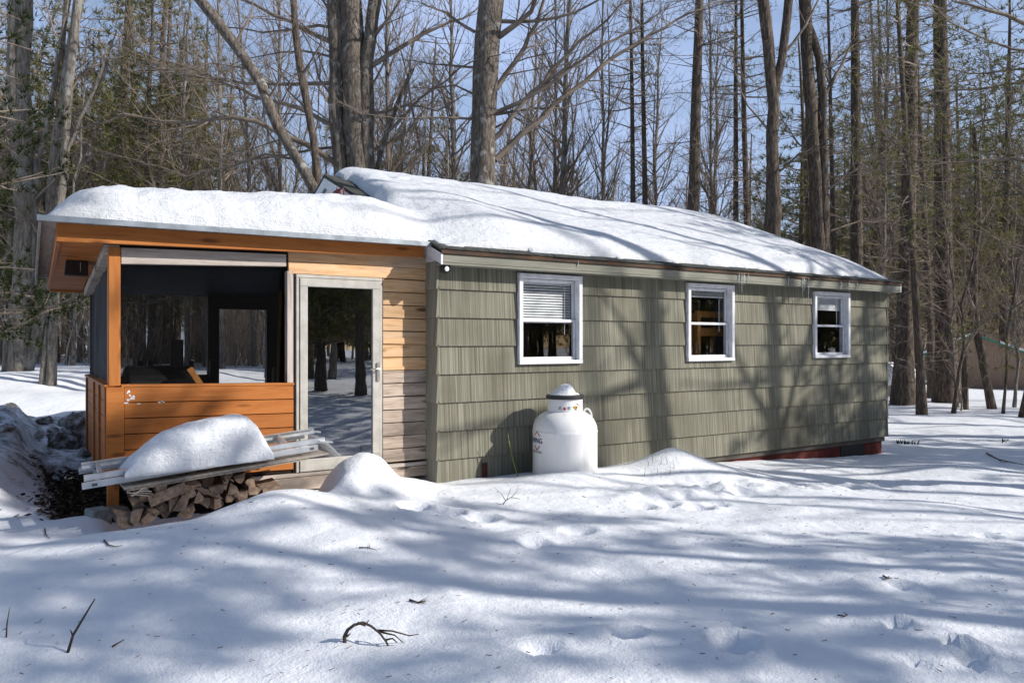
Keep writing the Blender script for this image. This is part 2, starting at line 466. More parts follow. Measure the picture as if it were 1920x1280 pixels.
nt_.links.new(b_.outputs[0], out_.inputs[0])

# ------------------------------------------------------------------ the snow ground
FOOT = []
for (px, py, r, d) in ((780, 985, .13, .10), (845, 985, .12, .09), (905, 990, .12, .09), (1205, 955, .10, .05), (1255, 950, .10, .06), (1310, 955, .12, .07), (1345, 948, .10, .05),
                       (1085, 1005, .12, .06), (1370, 1215, .12, .10), (1400, 1222, .07, .06), (1690, 1110, .07, .05), (1680, 1180, .06, .06), (1790, 1215, .06, .07),
                       (1820, 1225, .06, .07), (1825, 1245, .07, .06), (1850, 1005, .08, .05), (1000, 1028, .10, .05), (1175, 1195, .09, .05), (1015, 1222, .1, .04), (1720, 1240, .05, .04)):
    p = wz(px, py, .1); FOOT.append((p[0], p[1], r, d))


def ground(x, y):
    x = np.asarray(x, float); y = np.asarray(y, float)
    z = np.interp(x, [-60, -4, 1, 3.4, 4.3, 5.2, 6.6, 8.8, 14, 60], [.15, .15, .12, .07, -.03, -.08, -.16, -.22, -.22, -.25])
    z = np.where(x > 2, z * 1.0 + .10 * sstep(-1.5, -6, y) * sstep(2, 6, x), z)
    # gentle drift waves
    near = 1 - sstep(10, 30, np.hypot(x, y + 2))
    z = z + .11 * fbm(x * .42, y * .55, 3, 3) * (.35 + .65 * sstep(-.3, -1.6, y) + .3 * sstep(9.5, 12, x)) + .022 * fbm(x * 2.3, y * 2.3, 9, 3)
    # rise behind and to the left of the house
    z = z + (.34 * sstep(9, 13, y) + .36 * sstep(13.5, 16.5, y)) * (1 - sstep(5, 12, x))
    z = z + .18 * fbm(x * .35, y * .35, 21, 4) * sstep(9, 13, y) * (1 - sstep(6, 12, x))
    # bank along the porch side, thrown off its roof
    bk = sstep(-3.62, -4.15, x + .12 * fbm(y * .9, x * 0, 5, 2)) * sstep(.15, 1.6, y) * (1 - sstep(6.5, 9, y)) * (1 - sstep(-9, -13, x))
    z = z + bk * (.33 + .20 * fbm(x * 1.3, y * 1.3, 31, 4))
    rough = sstep(2.2, 3.6, y) * (1 - sstep(8, 10, y)) * (1 - sstep(-2.2, -1.0, x)) * sstep(-14, -11, x)
    z = z + rough * (.16 + .30 * fbm(x * 2.2, y * 2.2, 41, 4))
    # dug strip of bare soil under the drip line
    dg = sstep(-3.75, -3.6, x) * (1 - sstep(-2.9, -2.6, x)) * sstep(.12, .5, y) * (1 - sstep(2.7, 3.3, y))
    z = z * (1 - dg) + dg * .03
    # hollow of the woodpile, open to the house, and its front lip
    ho = sstep(-3.35, -3.15, x) * (1 - sstep(-1.55, -1.35, x)) * sstep(-.86, -.66, y) * (1 - sstep(.4, .6, y))
    z = z * (1 - ho) + ho * (.04 + .02 * fbm(x * 4, y * 4, 51, 2))
    yy = y + .98 - .1 * np.sin(x * 3)
    lip = np.where(yy > 0, np.exp(-(yy / .17) ** 2), np.exp(-(yy / .95) ** 2))
    z = z + lip * np.interp(x, [-4.2, -3.4, -2.75, -2.11, -1.75, -1.3, -.6], [0, .07, .12, .25, .22, .10, 0])

    def hump(cx, cy, sx, sy, h, pw=2.0):
        return h * np.exp(-(np.abs((x - cx) / sx) ** pw + np.abs((y - cy) / sy) ** pw))
    z = z + hump(-1.17, -.55, .33, .36, .31, 3.0) + .05 * fbm(x * 4.5, y * 4.5, 33, 3) * np.exp(-((x + 1.0) / .6) ** 2 - ((y + .6) / .5) ** 2) + hump(-.80, -.5, .50, .42, .17) + hump(-1.0, -1.0, .8, .6, .07)
    z = z - hump(-1.58, -.75, .16, .22, .10)
    z = z + hump(1.40, -.72, .78, .48, .13) + hump(.2, -.9, .7, .5, .05)
    z = z + hump(3.0, -.58, .42, .42, .20, 1.6) + hump(3.0, -.8, .8, .6, .12)
    z = z + hump(-1.9, -2.1, 1.3, .8, .08) + hump(1.0, -1.5, 1.2, .6, .05)
    z = z - hump(1.62, -.86, .17, .13, .035)
    for fx, fy, r, d in FOOT:
        q = ((x - fx) ** 2 + (y - fy) ** 2) / (r * r)
        z = z - d * np.exp(-q ** 2) + d * .25 * np.exp(-((np.sqrt(q) - 1.45) / .35) ** 2)
    # lumpy trodden strip right of the tank
    tr = np.exp(-((y + 1.75 + .10 * (x - 2)) / .34) ** 2) * sstep(.4, 1.6, x) * (1 - sstep(4.5, 6.5, x))
    z = z + tr * .13 * fbm(x * 5, y * 5, 61, 3)
    # buried mounds on the right, by the shed
    z = z + .7 * np.exp(-(((x - 24.5) / 3.4) ** 2 + ((y - 11.5) / 2.2) ** 2))
    return z


def gz(x, y): return float(ground(np.array([x]), np.array([y]))[0])


def hit(px, py, s0=3.0, s1=70.0):
    d = ray(px, py); t = np.arange(s0, s1, .02)
    xs, ys, zs = CAM[0] + t * d[0], CAM[1] + t * d[1], CAM[2] + t * d[2]
    g = ground(xs, ys); i = int(np.argmax(zs <= g))
    return (float(xs[i]), float(ys[i]), float(g[i]))


def axis_pts(segs):
    a = []
    for s, e, st in segs:
        a.append(np.arange(s, e, st))
    return np.concatenate(a + [np.array([segs[-1][1]])])


gx = axis_pts([(-260, -60, 25), (-60, -14, 2), (-14, -5.5, .2), (-5.5, 5.5, .05), (5.5, 12, .1), (12, 40, .6), (40, 120, 8), (120, 420, 30)])
gy = axis_pts([(-160, -40, 15), (-40, -9, 1.2), (-9, -6, .25), (-6, 1.2, .05), (1.2, 4.2, .07), (4.2, 18, .16), (18, 50, 1.2), (50, 420, 25)])
GX, GY = np.meshgrid(gx, gy)
GZ = ground(GX, GY)
V = np.stack([GX, GY, GZ], -1).reshape(-1, 3)
nx, ny = len(gx), len(gy)
ii = (np.arange(ny - 1)[:, None] * nx + np.arange(nx - 1)[None, :]).ravel()
Q = np.stack([ii, ii + 1, ii + nx + 1, ii + nx], 1)
me = np_mesh('snow_ground', V, quads=Q, mats=[M['snow'], M['dirty_snow'], M['soil']], smooth=True)
cx = V[Q].mean(1)
mi = np.zeros(len(Q), np.int32)
dirty = (cx[:, 1] > 1.6 + 1.4 * vnoise(cx[:, 0] * 2, cx[:, 1] * 2, 4)) & (cx[:, 1] < 8.5) & (cx[:, 0] < -2.9) & (cx[:, 0] > -13)
mi[dirty] = 1
soil = (cx[:, 0] > -3.60 + .35 * fbm(cx[:, 0] * 4, cx[:, 1] * 4, 8, 3)) & (cx[:, 0] < -.2) & (cx[:, 1] > .30 + .35 * fbm(cx[:, 0] * 4, cx[:, 1] * 4, 9, 3)) & (cx[:, 1] < 2.6 + .8 * fbm(cx[:, 0] * 3, cx[:, 1] * 3, 10, 3))
mi[soil] = 2
me.polygons.foreach_set('material_index', mi); me.update()
g_ob = bpy.data.objects.new('snow_ground', me); COL.objects.link(g_ob); tag(g_ob, 'uneven white snow with soft drifts covering the yard', None, kind='structure')

# ------------------------------------------------------------------ cottage
house = empty('cottage', (4.3, 3.6, 0), 'sage green shingled cottage with three white windows along its front', 'cottage')
HX0, HX1, HY1 = 0.0, 8.69, 7.2
Z0 = .06           # bottom of the siding
CO = .318          # exposure of a course
ZT = 2.62
WIN = []
for (a, b, c, d) in (((971, 512), (1090, 518), (1090, 681), (972, 683)), ((1286, 530), (1375, 535), (1375, 676), (1290, 677)), ((1524, 546), (1591.5, 549), (1592, 670), (1527, 671))):
    pa, pb, pc, pd = wy(*a, -.03), wy(*b, -.03), wy(*c, -.03), wy(*d, -.03)
    WIN.append(((pa[0] + pd[0]) / 2, (pb[0] + pc[0]) / 2, (pc[2] + pd[2]) / 2, (pa[2] + pb[2]) / 2))


def cut(rects, holes):
    out = rects
    for hx0, hx1, hz0, hz1 in holes:
        nxt = []
        for x0, x1, z0, z1 in out:
            if x1 <= hx0 or x0 >= hx1 or z1 <= hz0 or z0 >= hz1:
                nxt.append((x0, x1, z0, z1)); continue
            if x0 < hx0: nxt.append((x0, hx0, z0, z1))
            if x1 > hx1: nxt.append((hx1, x1, z0, z1))
            xa, xb = max(x0, hx0), min(x1, hx1)
            if z0 < hz0: nxt.append((xa, xb, z0, hz0))
            if z1 > hz1: nxt.append((xa, xb, hz1, z1))
        out = nxt
    return out


HOLES = [(w[0] + .03, w[1] - .03, w[2] + .03, w[3] - .03) for w in WIN]
wall = MB()
for x0, x1, z0, z1 in cut([(HX0 + .02, HX1 - .02, -.02, ZT)], HOLES): wall.box(x0, x1, .012, .11, z0, z1)
wall.box(HX0 + .012, HX0 + .10, .112, HY1 - .1, -.02, ZT)                     # gable walls below the plate
wall.box(HX1 - .10, HX1 - .012, .112, HY1 - .1, -.02, ZT)
wall.box(HX0 + .012, HX1 - .012, HY1 - .1, HY1, -.02, ZT)
wall.build('wall', M['interior'], house)
inn = MB()
inn.box(HX0 + .102, HX1 - .102, .115, HY1 - .105, .25, .30)
inn.box(HX0 + .102, HX1 - .102, .115, HY1 - .105, 2.56, 2.60)
inn.box(HX0 + .102, HX1 - .102, 3.4, 3.48, .302, 2.558)
inn.build('room', M['interior'], house)

rs = random.Random(5)
sid = MB()
SH = [(w[0] + .005, w[1] - .005, w[2] + .005, w[3] - .005) for w in WIN]
for k in range(8):
    zb = Z0 + k * CO; zt = min(zb + CO + .02, ZT - .005)
    x = HX0
    while x < HX1 - .01:
        w = rs.choice([.6, .8, .9, 1.2, 1.2])
        x1 = min(x + w, HX1)
        if HX1 - x1 < .12: x1 = HX1
        dz = rs.uniform(-.0008, .0008); do = rs.uniform(-.0006, .0006)
        gap = rs.choice([.0005, .0005, .0006, .0008, .002])
        for a, b, c, d in cut([(x + (gap if x > HX0 else 0), x1 - (gap if x1 < HX1 else 0), zb + dz, zt)], SH):
            t0 = lambda z: -.026 - do + .022 * (z - zb) / CO
            sid.hexa([(a, t0(c), c), (b, t0(c), c), (b, .010, c), (a, .010, c), (a, t0(d), d), (b, t0(d), d), (b, .010, d), (a, .010, d)])
        x = x1
sid.build('shingle_siding', M['siding'], house)
# the courses turn the corners onto the gable walls
for (sx, nm) in ((-1, 'gable_siding'), (1, 'gable_siding')):
    ge = MB()
    xw = HX0 if sx < 0 else HX1
    for k in range(8):
        zb = Z0 + k * CO; zt = min(zb + CO + .02, ZT - .005); y = -.027
        if sx < 0:
            seq = [(-.027, .30), (.30, .62), (.62, 1.0), (1.0, 1.5), (1.5, 2.2), (2.2, 3.0), (3.0, 3.8), (3.8, 4.6), (4.6, 5.6), (5.6, 6.4), (6.4, HY1)]
        else:
            seq = [(-.027, .5), (.5, 1.1), (1.1, 1.5), (1.5, 2.2), (2.2, 3.0), (3.0, 3.8), (3.8, 4.6), (4.6, 5.6), (5.6, 6.4), (6.4, HY1)]
        for ya, yb in seq:
            o0 = sx * .030; o1 = sx * .008
            ge.hexa([(xw, ya, zb), (xw + o0, ya, zb), (xw + o0, yb - .003, zb), (xw, yb - .003, zb), (xw, ya, zt), (xw + o1, ya, zt), (xw + o1, yb - .003, zt), (xw, yb - .003, zt)])
    ge.build(nm, M['siding_end'], house)
fo = MB()
fo.box(HX0 + .06, HX1 - .06, .045, .20, -.60, Z0 + .03)
fo.box(HX1 - .20, HX1 - .058, .202, HY1 - .1, -.60, Z0 + .03)
fo.box(HX0 + .06, HX0 + .2, .202, HY1 - .1, -.60, Z0 + .03)
fo.build('foundation', M['red'], house)
ve = MB(); p0 = wy(1576, 830, .04); p1 = wy(1620, 830, .04)
ve.box(p0[0], p1[0], .034, .048, -.30, Z0 + .02)
ve.build('crawlspace_vent', M['black'], house)
pb = MB(); pp = wy(909, 880, -.03)
pb.box(pp[0] - .035, pp[0] + .035, -.032, -.024, -.05, .30); pb.build('patch_board', M['red_dark'], house)

# roof: two slabs, fascia, rake boards
RX0, RX1 = -.07, 8.78
EY, EZ = -.20, 2.717
RY, RZ = 3.61, 4.22
SL = (RZ - EZ) / (RY - EY)
r_ = MB()
TK = .05
r_.hexa([(RX0, EY - .03, EZ - .012 - TK), (RX1, EY - .03, EZ - .012 - TK), (RX1, RY, RZ - TK), (RX0, RY, RZ - TK),
         (RX0, EY - .03, EZ - .012), (RX1, EY - .03, EZ - .012), (RX1, RY, RZ), (RX0, RY, RZ)])
r_.hexa([(RX0, RY + .001, RZ - TK), (RX1, RY + .001, RZ - TK), (RX1, 2 * RY + .2, EZ - TK), (RX0, 2 * RY + .2, EZ - TK),
         (RX0, RY + .001, RZ), (RX1, RY + .001, RZ), (RX1, 2 * RY + .2, EZ), (RX0, 2 * RY + .2, EZ)])
roof = r_.build('roof', M['roofing'], house)
# ragged shingle tabs along the left rake and the eave
tb = MB(); rs = random.Random(8)
y = EY - .04
while y < RY - .1:
    L = .14
    z = EZ + (y - EY) * SL
    tb.hexa([(RX0 - .018 - rs.uniform(0, .012), y, z + .004), (RX0 + .3, y, z + .004), (RX0 + .3, y + L, z + L * SL + .004), (RX0 - .018, y + L, z + L * SL + .004),
             (RX0 - .018 - rs.uniform(0, .012), y, z + .016), (RX0 + .3, y, z + .016), (RX0 + .3, y + L, z + L * SL + .010), (RX0 - .018, y + L, z + L * SL + .010)])
    y += L
x = RX0
while x < RX1:
    x1 = min(x + .3, RX1)
    e = EY - .045 - rs.uniform(0, .012)
    tb.hexa([(x, e, EZ - .012), (x1 - .006, e, EZ - .012), (x1 - .006, EY + .12, EZ + .05), (x, EY + .12, EZ + .05),
             (x, e, EZ + .001), (x1 - .006, e, EZ + .001), (x1 - .006, EY + .12, EZ + .064), (x, EY + .12, EZ + .064)])
    x = x1
tb.build('shingle_edge', M['roofing'], roof)
ed = MB(); ed.box(RX0, RX1, EY - .034, EY - .022, EZ - .062, EZ - .014); ed.build('drip_edge', M['eave_rust'], roof)
fa = MB()
fa.box(RX0 + .03, RX1, EY - .015, EY + .01, EZ - .155, EZ - .063)
fa.build('fascia', M['fascia'], house, bevel=.004)
fb = MB(); fb.box(RX0 + .03, RX1, EY - .012, -.03, EZ - .180, EZ - .157)
fb.build('soffit', M['fascia'], house)
for sx, xa in ((-1, RX0), (1, RX1 - .025)):
    rk = MB()
    for (ya, za, yb, zb) in ((EY - .02, EZ - .03, RY, RZ - TK), (2 * RY + .2, EZ - TK, RY, RZ - TK)):
        rk.hexa([(xa, ya, za - .15), (xa + .025, ya, za - .15), (xa + .025, yb, zb - .15), (xa, yb, zb - .15),
                 (xa, ya, za - .004), (xa + .025, ya, za - .004), (xa + .025, yb, zb - .004), (xa, yb, zb - .004)])
    rk.build('rake_board', M['white'], house)
# gable ends
for xa in (HX0 - .012, HX1 - .09):
    gb = MB()
    gb.hexa([(xa, .02, 2.6), (xa + .1, .02, 2.6), (xa + .1, HY1, 2.6), (xa, HY1, 2.6),
             (xa, RY - .02, RZ - .07), (xa + .1, RY - .02, RZ - .07), (xa + .1, RY + .02, RZ - .07), (xa, RY + .02, RZ - .07)])
    gb.build('gable_wall', M['white'], house)
gv = MB(); xv = HX0 - .03
gv.slab([(xv, 2.9, 3.2), (xv, 4.3, 3.2), (xv, 3.72, 3.80), (xv, 3.50, 3.80)], (.016, 0, 0))
gvo = gv.build('gable_vent', M['grey_wood'], house)
gf = MB()
for a, b in (((xv - .01, 2.86, 3.2), (xv - .01, 3.50, 3.83)), ((xv - .01, 3.5, 3.83), (xv - .01, 3.72, 3.83)), ((xv - .01, 3.72, 3.83), (xv - .01, 4.34, 3.2))):
    gf.bar(a, b, .045, .05, (1, 0, 0))
gf.build('frame', M['rim'], gvo)

# windows
for wi, (x0, x1, z0, z1) in enumerate(WIN):
    w = MB(); t = .055
    w.box(x0, x1, -.062, -.006, z1 - t, z1); w.box(x0, x1, -.066, -.006, z0, z0 + .045)
    w.box(x0, x0 + t, -.060, -.006, z0 + .046, z1 - t - .001); w.box(x1 - t, x1, -.060, -.006, z0 + .046, z1 - t - .001)
    # jamb liners going back into the wall
    w.box(x0 + .03, x0 + .05, -.005, .112, z0 + .03, z1 - .03); w.box(x1 - .05, x1 - .03, -.005, .112, z0 + .03, z1 - .03)
    w.box(x0 + .051, x1 - .051, -.005, .112, z1 - .05, z1 - .03); w.box(x0 + .051, x1 - .051, -.005, .112, z0 + .03, z0 + .05)
    win = w.build('window', M['vinyl'], house, bevel=.004)
    xi0, xi1, zi0, zi1 = x0 + t, x1 - t, z0 + .046, z1 - t
    zm = zi0 + (zi1 - zi0) * .49
    for nm, ya, yb, za, zb in (('sash', .044, .068, zm - .016, zi1 - .002), ('sash', .014, .038, zi0 + .005, zm + .016)):
        s = MB(); q = .034
        s.box(xi0 + .001, xi1 - .001, ya, yb, zb - q, zb); s.box(xi0 + .001, xi1 - .001, ya, yb, za, za + q)
        s.box(xi0 + .001, xi0 + q, ya, yb, za + q + .001, zb - q - .001); s.box(xi1 - q, xi1 - .001, ya, yb, za + q + .001, zb - q - .001)
        s.build('sash', M['vinyl'], win, bevel=.003)
        g = MB(); ym = (ya + yb) / 2
        g.poly([(xi0 + q - .002, ym, za + q - .002), (xi1 - q + .002, ym, za + q - .002), (xi1 - q + .002, ym, zb - q + .002), (xi0 + q - .002, ym, zb - q + .002)])
        g.build('pane', M['glass'], win)
    bl = MB()
    bl.box(xi0 + .02, xi1 - .02, .075, .105, zi1 - .045, zi1 - .012)
    n, pitch, tiltd = ((14, .0325, 58), (9, .006, 10), (13, .0125, 55))[wi]
    z = zi1 - .055
    for k in range(n):
        R = Matrix.Rotation(math.radians(tiltd), 3, 'X')
        bl.obox(((xi0 + xi1) / 2, .09, z), xi1 - xi0 - .05, .026, .0016, R); z -= pitch
    bl.box(xi0 + .025, xi1 - .025, .08, .10, z - .02, z - .002)
    bl.tube([(xi1 - .13, .074, zi1 - .04), (xi1 - .13, .074, zi1 - (.68, .62, .56)[wi] * (zi1 - zi0))], .004, 5)
    bl.build('blind', M['vinyl'], win)

# furniture glimpsed behind the middle window
wc = WIN[1]
bx0 = wc[0] + .66
st = empty('bunk_bed', (bx0 + .4, .62, .30), 'honey pine bunk bed frame glimpsed inside the middle cottage window', 'bed')
for lx, ly in ((bx0, .40), (bx0, .84), (bx0 + .8, .40), (bx0 + .8, .84)):
    a = MB(); a.box(lx - .035, lx + .035, ly - .035, ly + .035, .302, 2.16); a.build('post', M['honey'], st, bevel=.005)
for ly in (.40, .84):
    a = MB(); a.box(bx0 + .036, bx0 + .764, ly - .02, ly + .02, 2.06, 2.15); a.build('top_rail', M['honey'], st, bevel=.004)
    a = MB(); a.box(bx0 + .036, bx0 + .764, ly - .02, ly + .02, 1.78, 1.90); a.build('side_rail', M['honey'], st, bevel=.004)
a = MB(); a.box(bx0 - .02, bx0 + .02, .436, .804, 1.5, 2.12); a.build('end_panel', M['honey'], st, bevel=.004)

# ------------------------------------------------------------------ screened porch
PY = .26
porch = empty('screened_porch', (-1.6, 1.6, .1), 'orange stained porch with dark insect screens built onto the cottage end', 'porch')


def face_quad(px4, y):  # four photo corners on a plane parallel to the front wall
    return [wy(px, py, y) for px, py in px4]


def board(mb, a, b, c, d, y, t):
    """front face corners (left-bottom, right-bottom, right-top, left-top) given as x,z; thickness t backwards"""
    mb.hexa([(a[0], y, a[1]), (b[0], y, b[1]), (b[0], y + t, b[1]), (a[0], y + t, a[1]),
             (d[0], y, d[1]), (c[0], y, c[1]), (c[0], y + t, c[1]), (d[0], y + t, d[1])])


PXL = wy(203, 600, PY)[0]; PXR = wy(226, 600, PY)[0]
CXL = wy(198.5, 800, PY)[0]; CXR = wy(233, 800, PY)[0]
KR = wy(549.5, 800, PY)[0]
q = MB(); q.box(PXL, PXR, PY - .002, PY + .13, wy(214, 722, PY)[2] - .01, wy(214, 462, PY)[2]); q.build('corner_post', M['orange_v'], porch, bevel=.006)
q = MB(); q.box(PXL - .005, PXR - .01, PY + .012, PY + .12, -.1, wy(214, 860, PY)[2] + .02); q.build('corner_post', M['orange_v'], porch, bevel=.006)
# knee wall: corner board and six planks
zk = lambda x: np.interp(x, [CXL, KR], [wy(234, 724.5, PY)[2], wy(549.5, 721.5, PY)[2]])
kb = MB()
zbot = wy(215, 866, PY)[2]
kb.box(CXL, CXR - .002, PY - .022, PY + .004, zbot, float(zk(CXL)) - .004)
h = .1455
for k in range(6):
    za, zb = k * h, (k + 1) * h - .008
    l, r = float(zk(CXR)), float(zk(KR))
    off = random.uniform(-.002, .002)
    board(kb, (CXR, l - zb - .004), (KR, r - zb - .004), (KR, r - za - .004), (CXR, l - za - .004), PY - .012 + off, .022)
kb.build('knee_wall', M['orange'], porch, bevel=.003)
kc = MB(); board(kc, (CXR + .002, float(zk(CXR)) - .9), (KR - .002, float(zk(KR)) - .9), (KR - .002, float(zk(KR)) - .03), (CXR + .002, float(zk(CXR)) - .03), PY + .0125, .06)
kc.build('knee_core', M['dark_wood'], porch)
cp = MB(); board(cp, (PXR + .003, float(zk(CXR)) - .003), (KR + .01, float(zk(KR)) - .003), (KR + .01, float(zk(KR)) + .022), (PXR + .003, float(zk(CXR)) + .022), PY - .018, .12)
cp.build('sill_cap', M['orange'], porch, bevel=.003)
fl = MB()  # flakes of worn paint on the top plank
rs = random.Random(3)
for k in range(15):
    c = (CXR + .02 + abs(rs.gauss(0, .035)), float(zk(CXR)) - .10 + rs.gauss(0, .035)) if k < 10 else (CXR + rs.uniform(0, .5), float(zk(CXR)) - .155 + rs.gauss(0, .005))
    s = rs.uniform(.004, .014)
    fl.poly([(c[0] + s * math.cos(t_ * 1.05 + rs.uniform(-.3, .3)) * (1 if k < 10 else 2), PY - .0155, c[1] + s * math.sin(t_ * 1.05) * (1 if k < 10 else .5)) for t_ in range(6)][::-1])
fl.build('worn_paint', M['white'], porch)
# header over the screen
a, b, c, d = face_quad([(226.5, 494.5), (537, 499.5), (537, 476.5), (226.5, 463.5)], PY)
q = MB(); board(q, (a[0] + .003, a[2]), (b[0], b[2]), (c[0], c[2]), (d[0] + .003, d[2]), PY + .004, .09); q.build('header', M['grey_wood'], porch, bevel=.004)
a, b, c, d = face_quad([(226, 462.5), (790, 492), (790, 470), (226, 440)], PY)
q = MB(); board(q, (a[0], a[2]), (b[0], b[2]), (c[0], c[2]), (d[0], d[2]), PY + .05, .05); q.build('top_plate', M['dark_wood'], porch)
# weathered trim post by the door
a, b = wy(538, 600, PY), wy(551.5, 600, PY)
q = MB(); q.box(a[0], b[0] - .01, PY - .006, PY + .09, float(zk(KR)) + .022, wy(545, 508, PY)[2]); q.build('trim_post', M['grey_wood_v'], porch, bevel=.004)
# front screen
sx0, sx1 = PXR, wy(540, 600, PY)[0]
q = MB(); q.poly([(sx0, PY + .06, float(zk(CXR)) + .0), (sx1, PY + .06, float(zk(KR)) + .0), (sx1, PY + .06, 2.50), (sx0, PY + .06, 2.45)]); q.build('front_screen', M['screen'], porch)
# storm door
DX0, DX1 = wy(554, 700, PY)[0], wy(715.5, 700, PY)[0]
DZ0, DZ1 = wy(555, 885.5, PY)[2], wy(554, 514, PY)[2]
dr = MB(); ft = .083
y0, y1 = PY - .035, PY + .012
dr.box(DX0, DX1, y0 + .012, y1, DZ1 - .035, DZ1); dr.box(DX0, DX0 + .035, y0 + .012, y1, DZ0, DZ1 - .036); dr.box(DX1 - .035, DX1, y0 + .012, y1, DZ0, DZ1 - .036)
dr.box(DX0 + .036, DX1 - .036, y0, y1 - .01, DZ1 - .125, DZ1 - .038); dr.box(DX0 + .036, DX1 - .036, y0, y1 - .01, DZ0 + .004, DZ0 + .13)
dr.box(DX0 + .036, DX0 + .036 + ft, y0, y1 - .01, DZ0 + .131, DZ1 - .126); dr.box(DX1 - .036 - ft, DX1 - .036, y0, y1 - .01, DZ0 + .131, DZ1 - .126)
door = dr.build('storm_door', M['doorframe'], porch, bevel=.005)
q = MB(); q.poly([(DX0 + .11, PY - .012, DZ0 + .125), (DX1 - .11, PY - .012, DZ0 + .125), (DX1 - .11, PY - .012, DZ1 - .12), (DX0 + .11, PY - .012, DZ1 - .12)]); q.build('pane', M['door_glass'], door)
hz = wy(705, 695, PY)[2]; hx = wy(706, 695, PY)[0]
q = MB(); q.box(hx - .016, hx + .016, y0 - .014, y0 - .001, hz - .11, hz + .09)
q.tube([(hx, y0 - .012, hz + .02), (hx, y0 - .05, hz + .02), (hx - .04, y0 - .055, hz + .024), (hx - .105, y0 - .05, hz + .018)], [.009, .009, .009, .007], 8)
q.build('handle', M['handle'], door, smooth=False)
# pine boards over and right of the door
bo = MB(); ob_ = MB()
XR = -.012
zt0, zt1 = wy(541, 471, PY)[2], wy(795, 486, PY)[2]
xl = wy(541, 480, PY)[0]
zrow = DZ1 + .004
hb = (zt0 - zrow + .03) / 2
for k in range(2):
    za = zrow + k * (hb + .001); bo.hexa([(xl, PY - .001 - .006 * (k == 0), za), (XR, PY - .001 - .006 * (k == 0), za), (XR, PY + .03, za), (xl, PY + .03, za),
                                 (xl, PY - .001 + .004, za + hb - .004), (XR, PY + .003, za + hb - .004), (XR, PY + .03, za + hb - .004), (xl, PY + .03, za + hb - .004)])
nb = 14
hb2 = (zrow - (DZ0 + .02)) / nb
for k in range(nb):
    za = zrow - (k + 1) * hb2
    tgt = bo if k < 7 else ob_
    rr = random.uniform(-.005, .005); dy = random.uniform(-.007, .003)
    tgt.hexa([(DX1 + .012, PY - .008 + dy, za), (XR, PY - .008 + dy, za + rr), (XR, PY + .03, za + rr), (DX1 + .012, PY + .03, za),
              (DX1 + .012, PY + .001 + dy, za + hb2 - .009), (XR, PY + .001 + dy, za + hb2 - .009 + rr), (XR, PY + .03, za + hb2 - .009 + rr), (DX1 + .012, PY + .03, za + hb2 - .009)])
bo.build('plank_siding', M['pine'], porch, bevel=.003)
ob_.build('weathered_siding', M['old_pine'], porch, bevel=.003)
ju = MB(); ju.box(DX1 + .001, DX1 + .011, PY - .01, PY + .03, DZ0, DZ1 + .002); ju.box(xl + .01, XR - .01, PY + .031, PY + .05, DZ1 + .005, zt1)
ju.box(DX1 + .02, XR - .01, PY + .031, PY + .05, DZ0, DZ1); ju.box(wy(551.5, 600, PY)[0] - .008, DX0 - .001, PY - .004, PY + .03, DZ0, DZ1)
ju.build('backing', M['dark_wood'], porch)
# deck sill and the skirt beneath the door
sk = MB()
sk.box(KR - 1.0, XR, PY - .02, PY + .03, DZ0 - .045, DZ0 - .006)
x = KR - 1.0
sk2 = MB(); sk2.box(KR - 1.0, DX1, PY - .028, PY + .02, DZ0 - .185, DZ0 - .05); sk2.box(DX1 + .004, XR, PY - .02, PY + .025, DZ0 - .165, DZ0 - .05)
sk2.build('skirt_board', M['old_pine'], porch, bevel=.004)
sk.build('deck_edge', M['grey_wood'], porch, bevel=.004)
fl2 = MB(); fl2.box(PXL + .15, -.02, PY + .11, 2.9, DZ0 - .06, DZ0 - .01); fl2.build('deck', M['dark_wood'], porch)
# left side wall
SXL = CXL + .012
sd = MB(); BY = 2.94
zt_s = float(zk(CXL)) - .004
for k in range(6):
    za = zt_s - (k + 1) * h; zb_ = zt_s - k * h - .005
    sd.box(SXL, SXL + .022, PY + .006, BY, za, zb_)
for yb, w in ((.30, .09), (1.02, .09), (1.72, .09), (BY - .09, .09)):
    sd.box(SXL - .020, SXL - .001, yb, yb + w, zt_s - 6 * h, zt_s)
sd.box(SXL - .03, SXL + .06, PY + .006, BY, zt_s + .001, zt_s + .025)
sd.build('side_knee_wall', M['orange_y'], porch, bevel=.003)
rs = random.Random(12)
sc = MB(); n = 46
for k in range(n + 1):
    y = PY + .02 + (BY - PY - .04) * k / n
    w = .012 * math.sin(k * 1.3) + .018 * math.sin(k * .47 + 1)
    zt2 = 2.50 - .235 * (y - PY) / (BY - PY)
    sc.v += [(SXL + .05 + w, y, zt_s + .026), (SXL + .05 + w * .4, y, zt2)]
for k in range(n): sc.face([2 * k, 2 * k + 2, 2 * k + 3, 2 * k + 1])
sc.build('side_screen', M['screen_side'], porch, smooth=True)
tp = MB()
for (o, t, z_) in ((0, .03, 0), ):
    tp.hexa([(SXL - .03, PY + .004, 2.50), (SXL + .10, PY + .004, 2.50), (SXL + .10, BY + .1, 2.255), (SXL - .03, BY + .1, 2.255),
             (SXL - .03, PY + .004, 2.585), (SXL + .10, PY + .004, 2.585), (SXL + .10, BY + .1, 2.34), (SXL - .03, BY + .1, 2.34)])
tp.build('side_plate', M['grey_wood'], porch, bevel=.004)
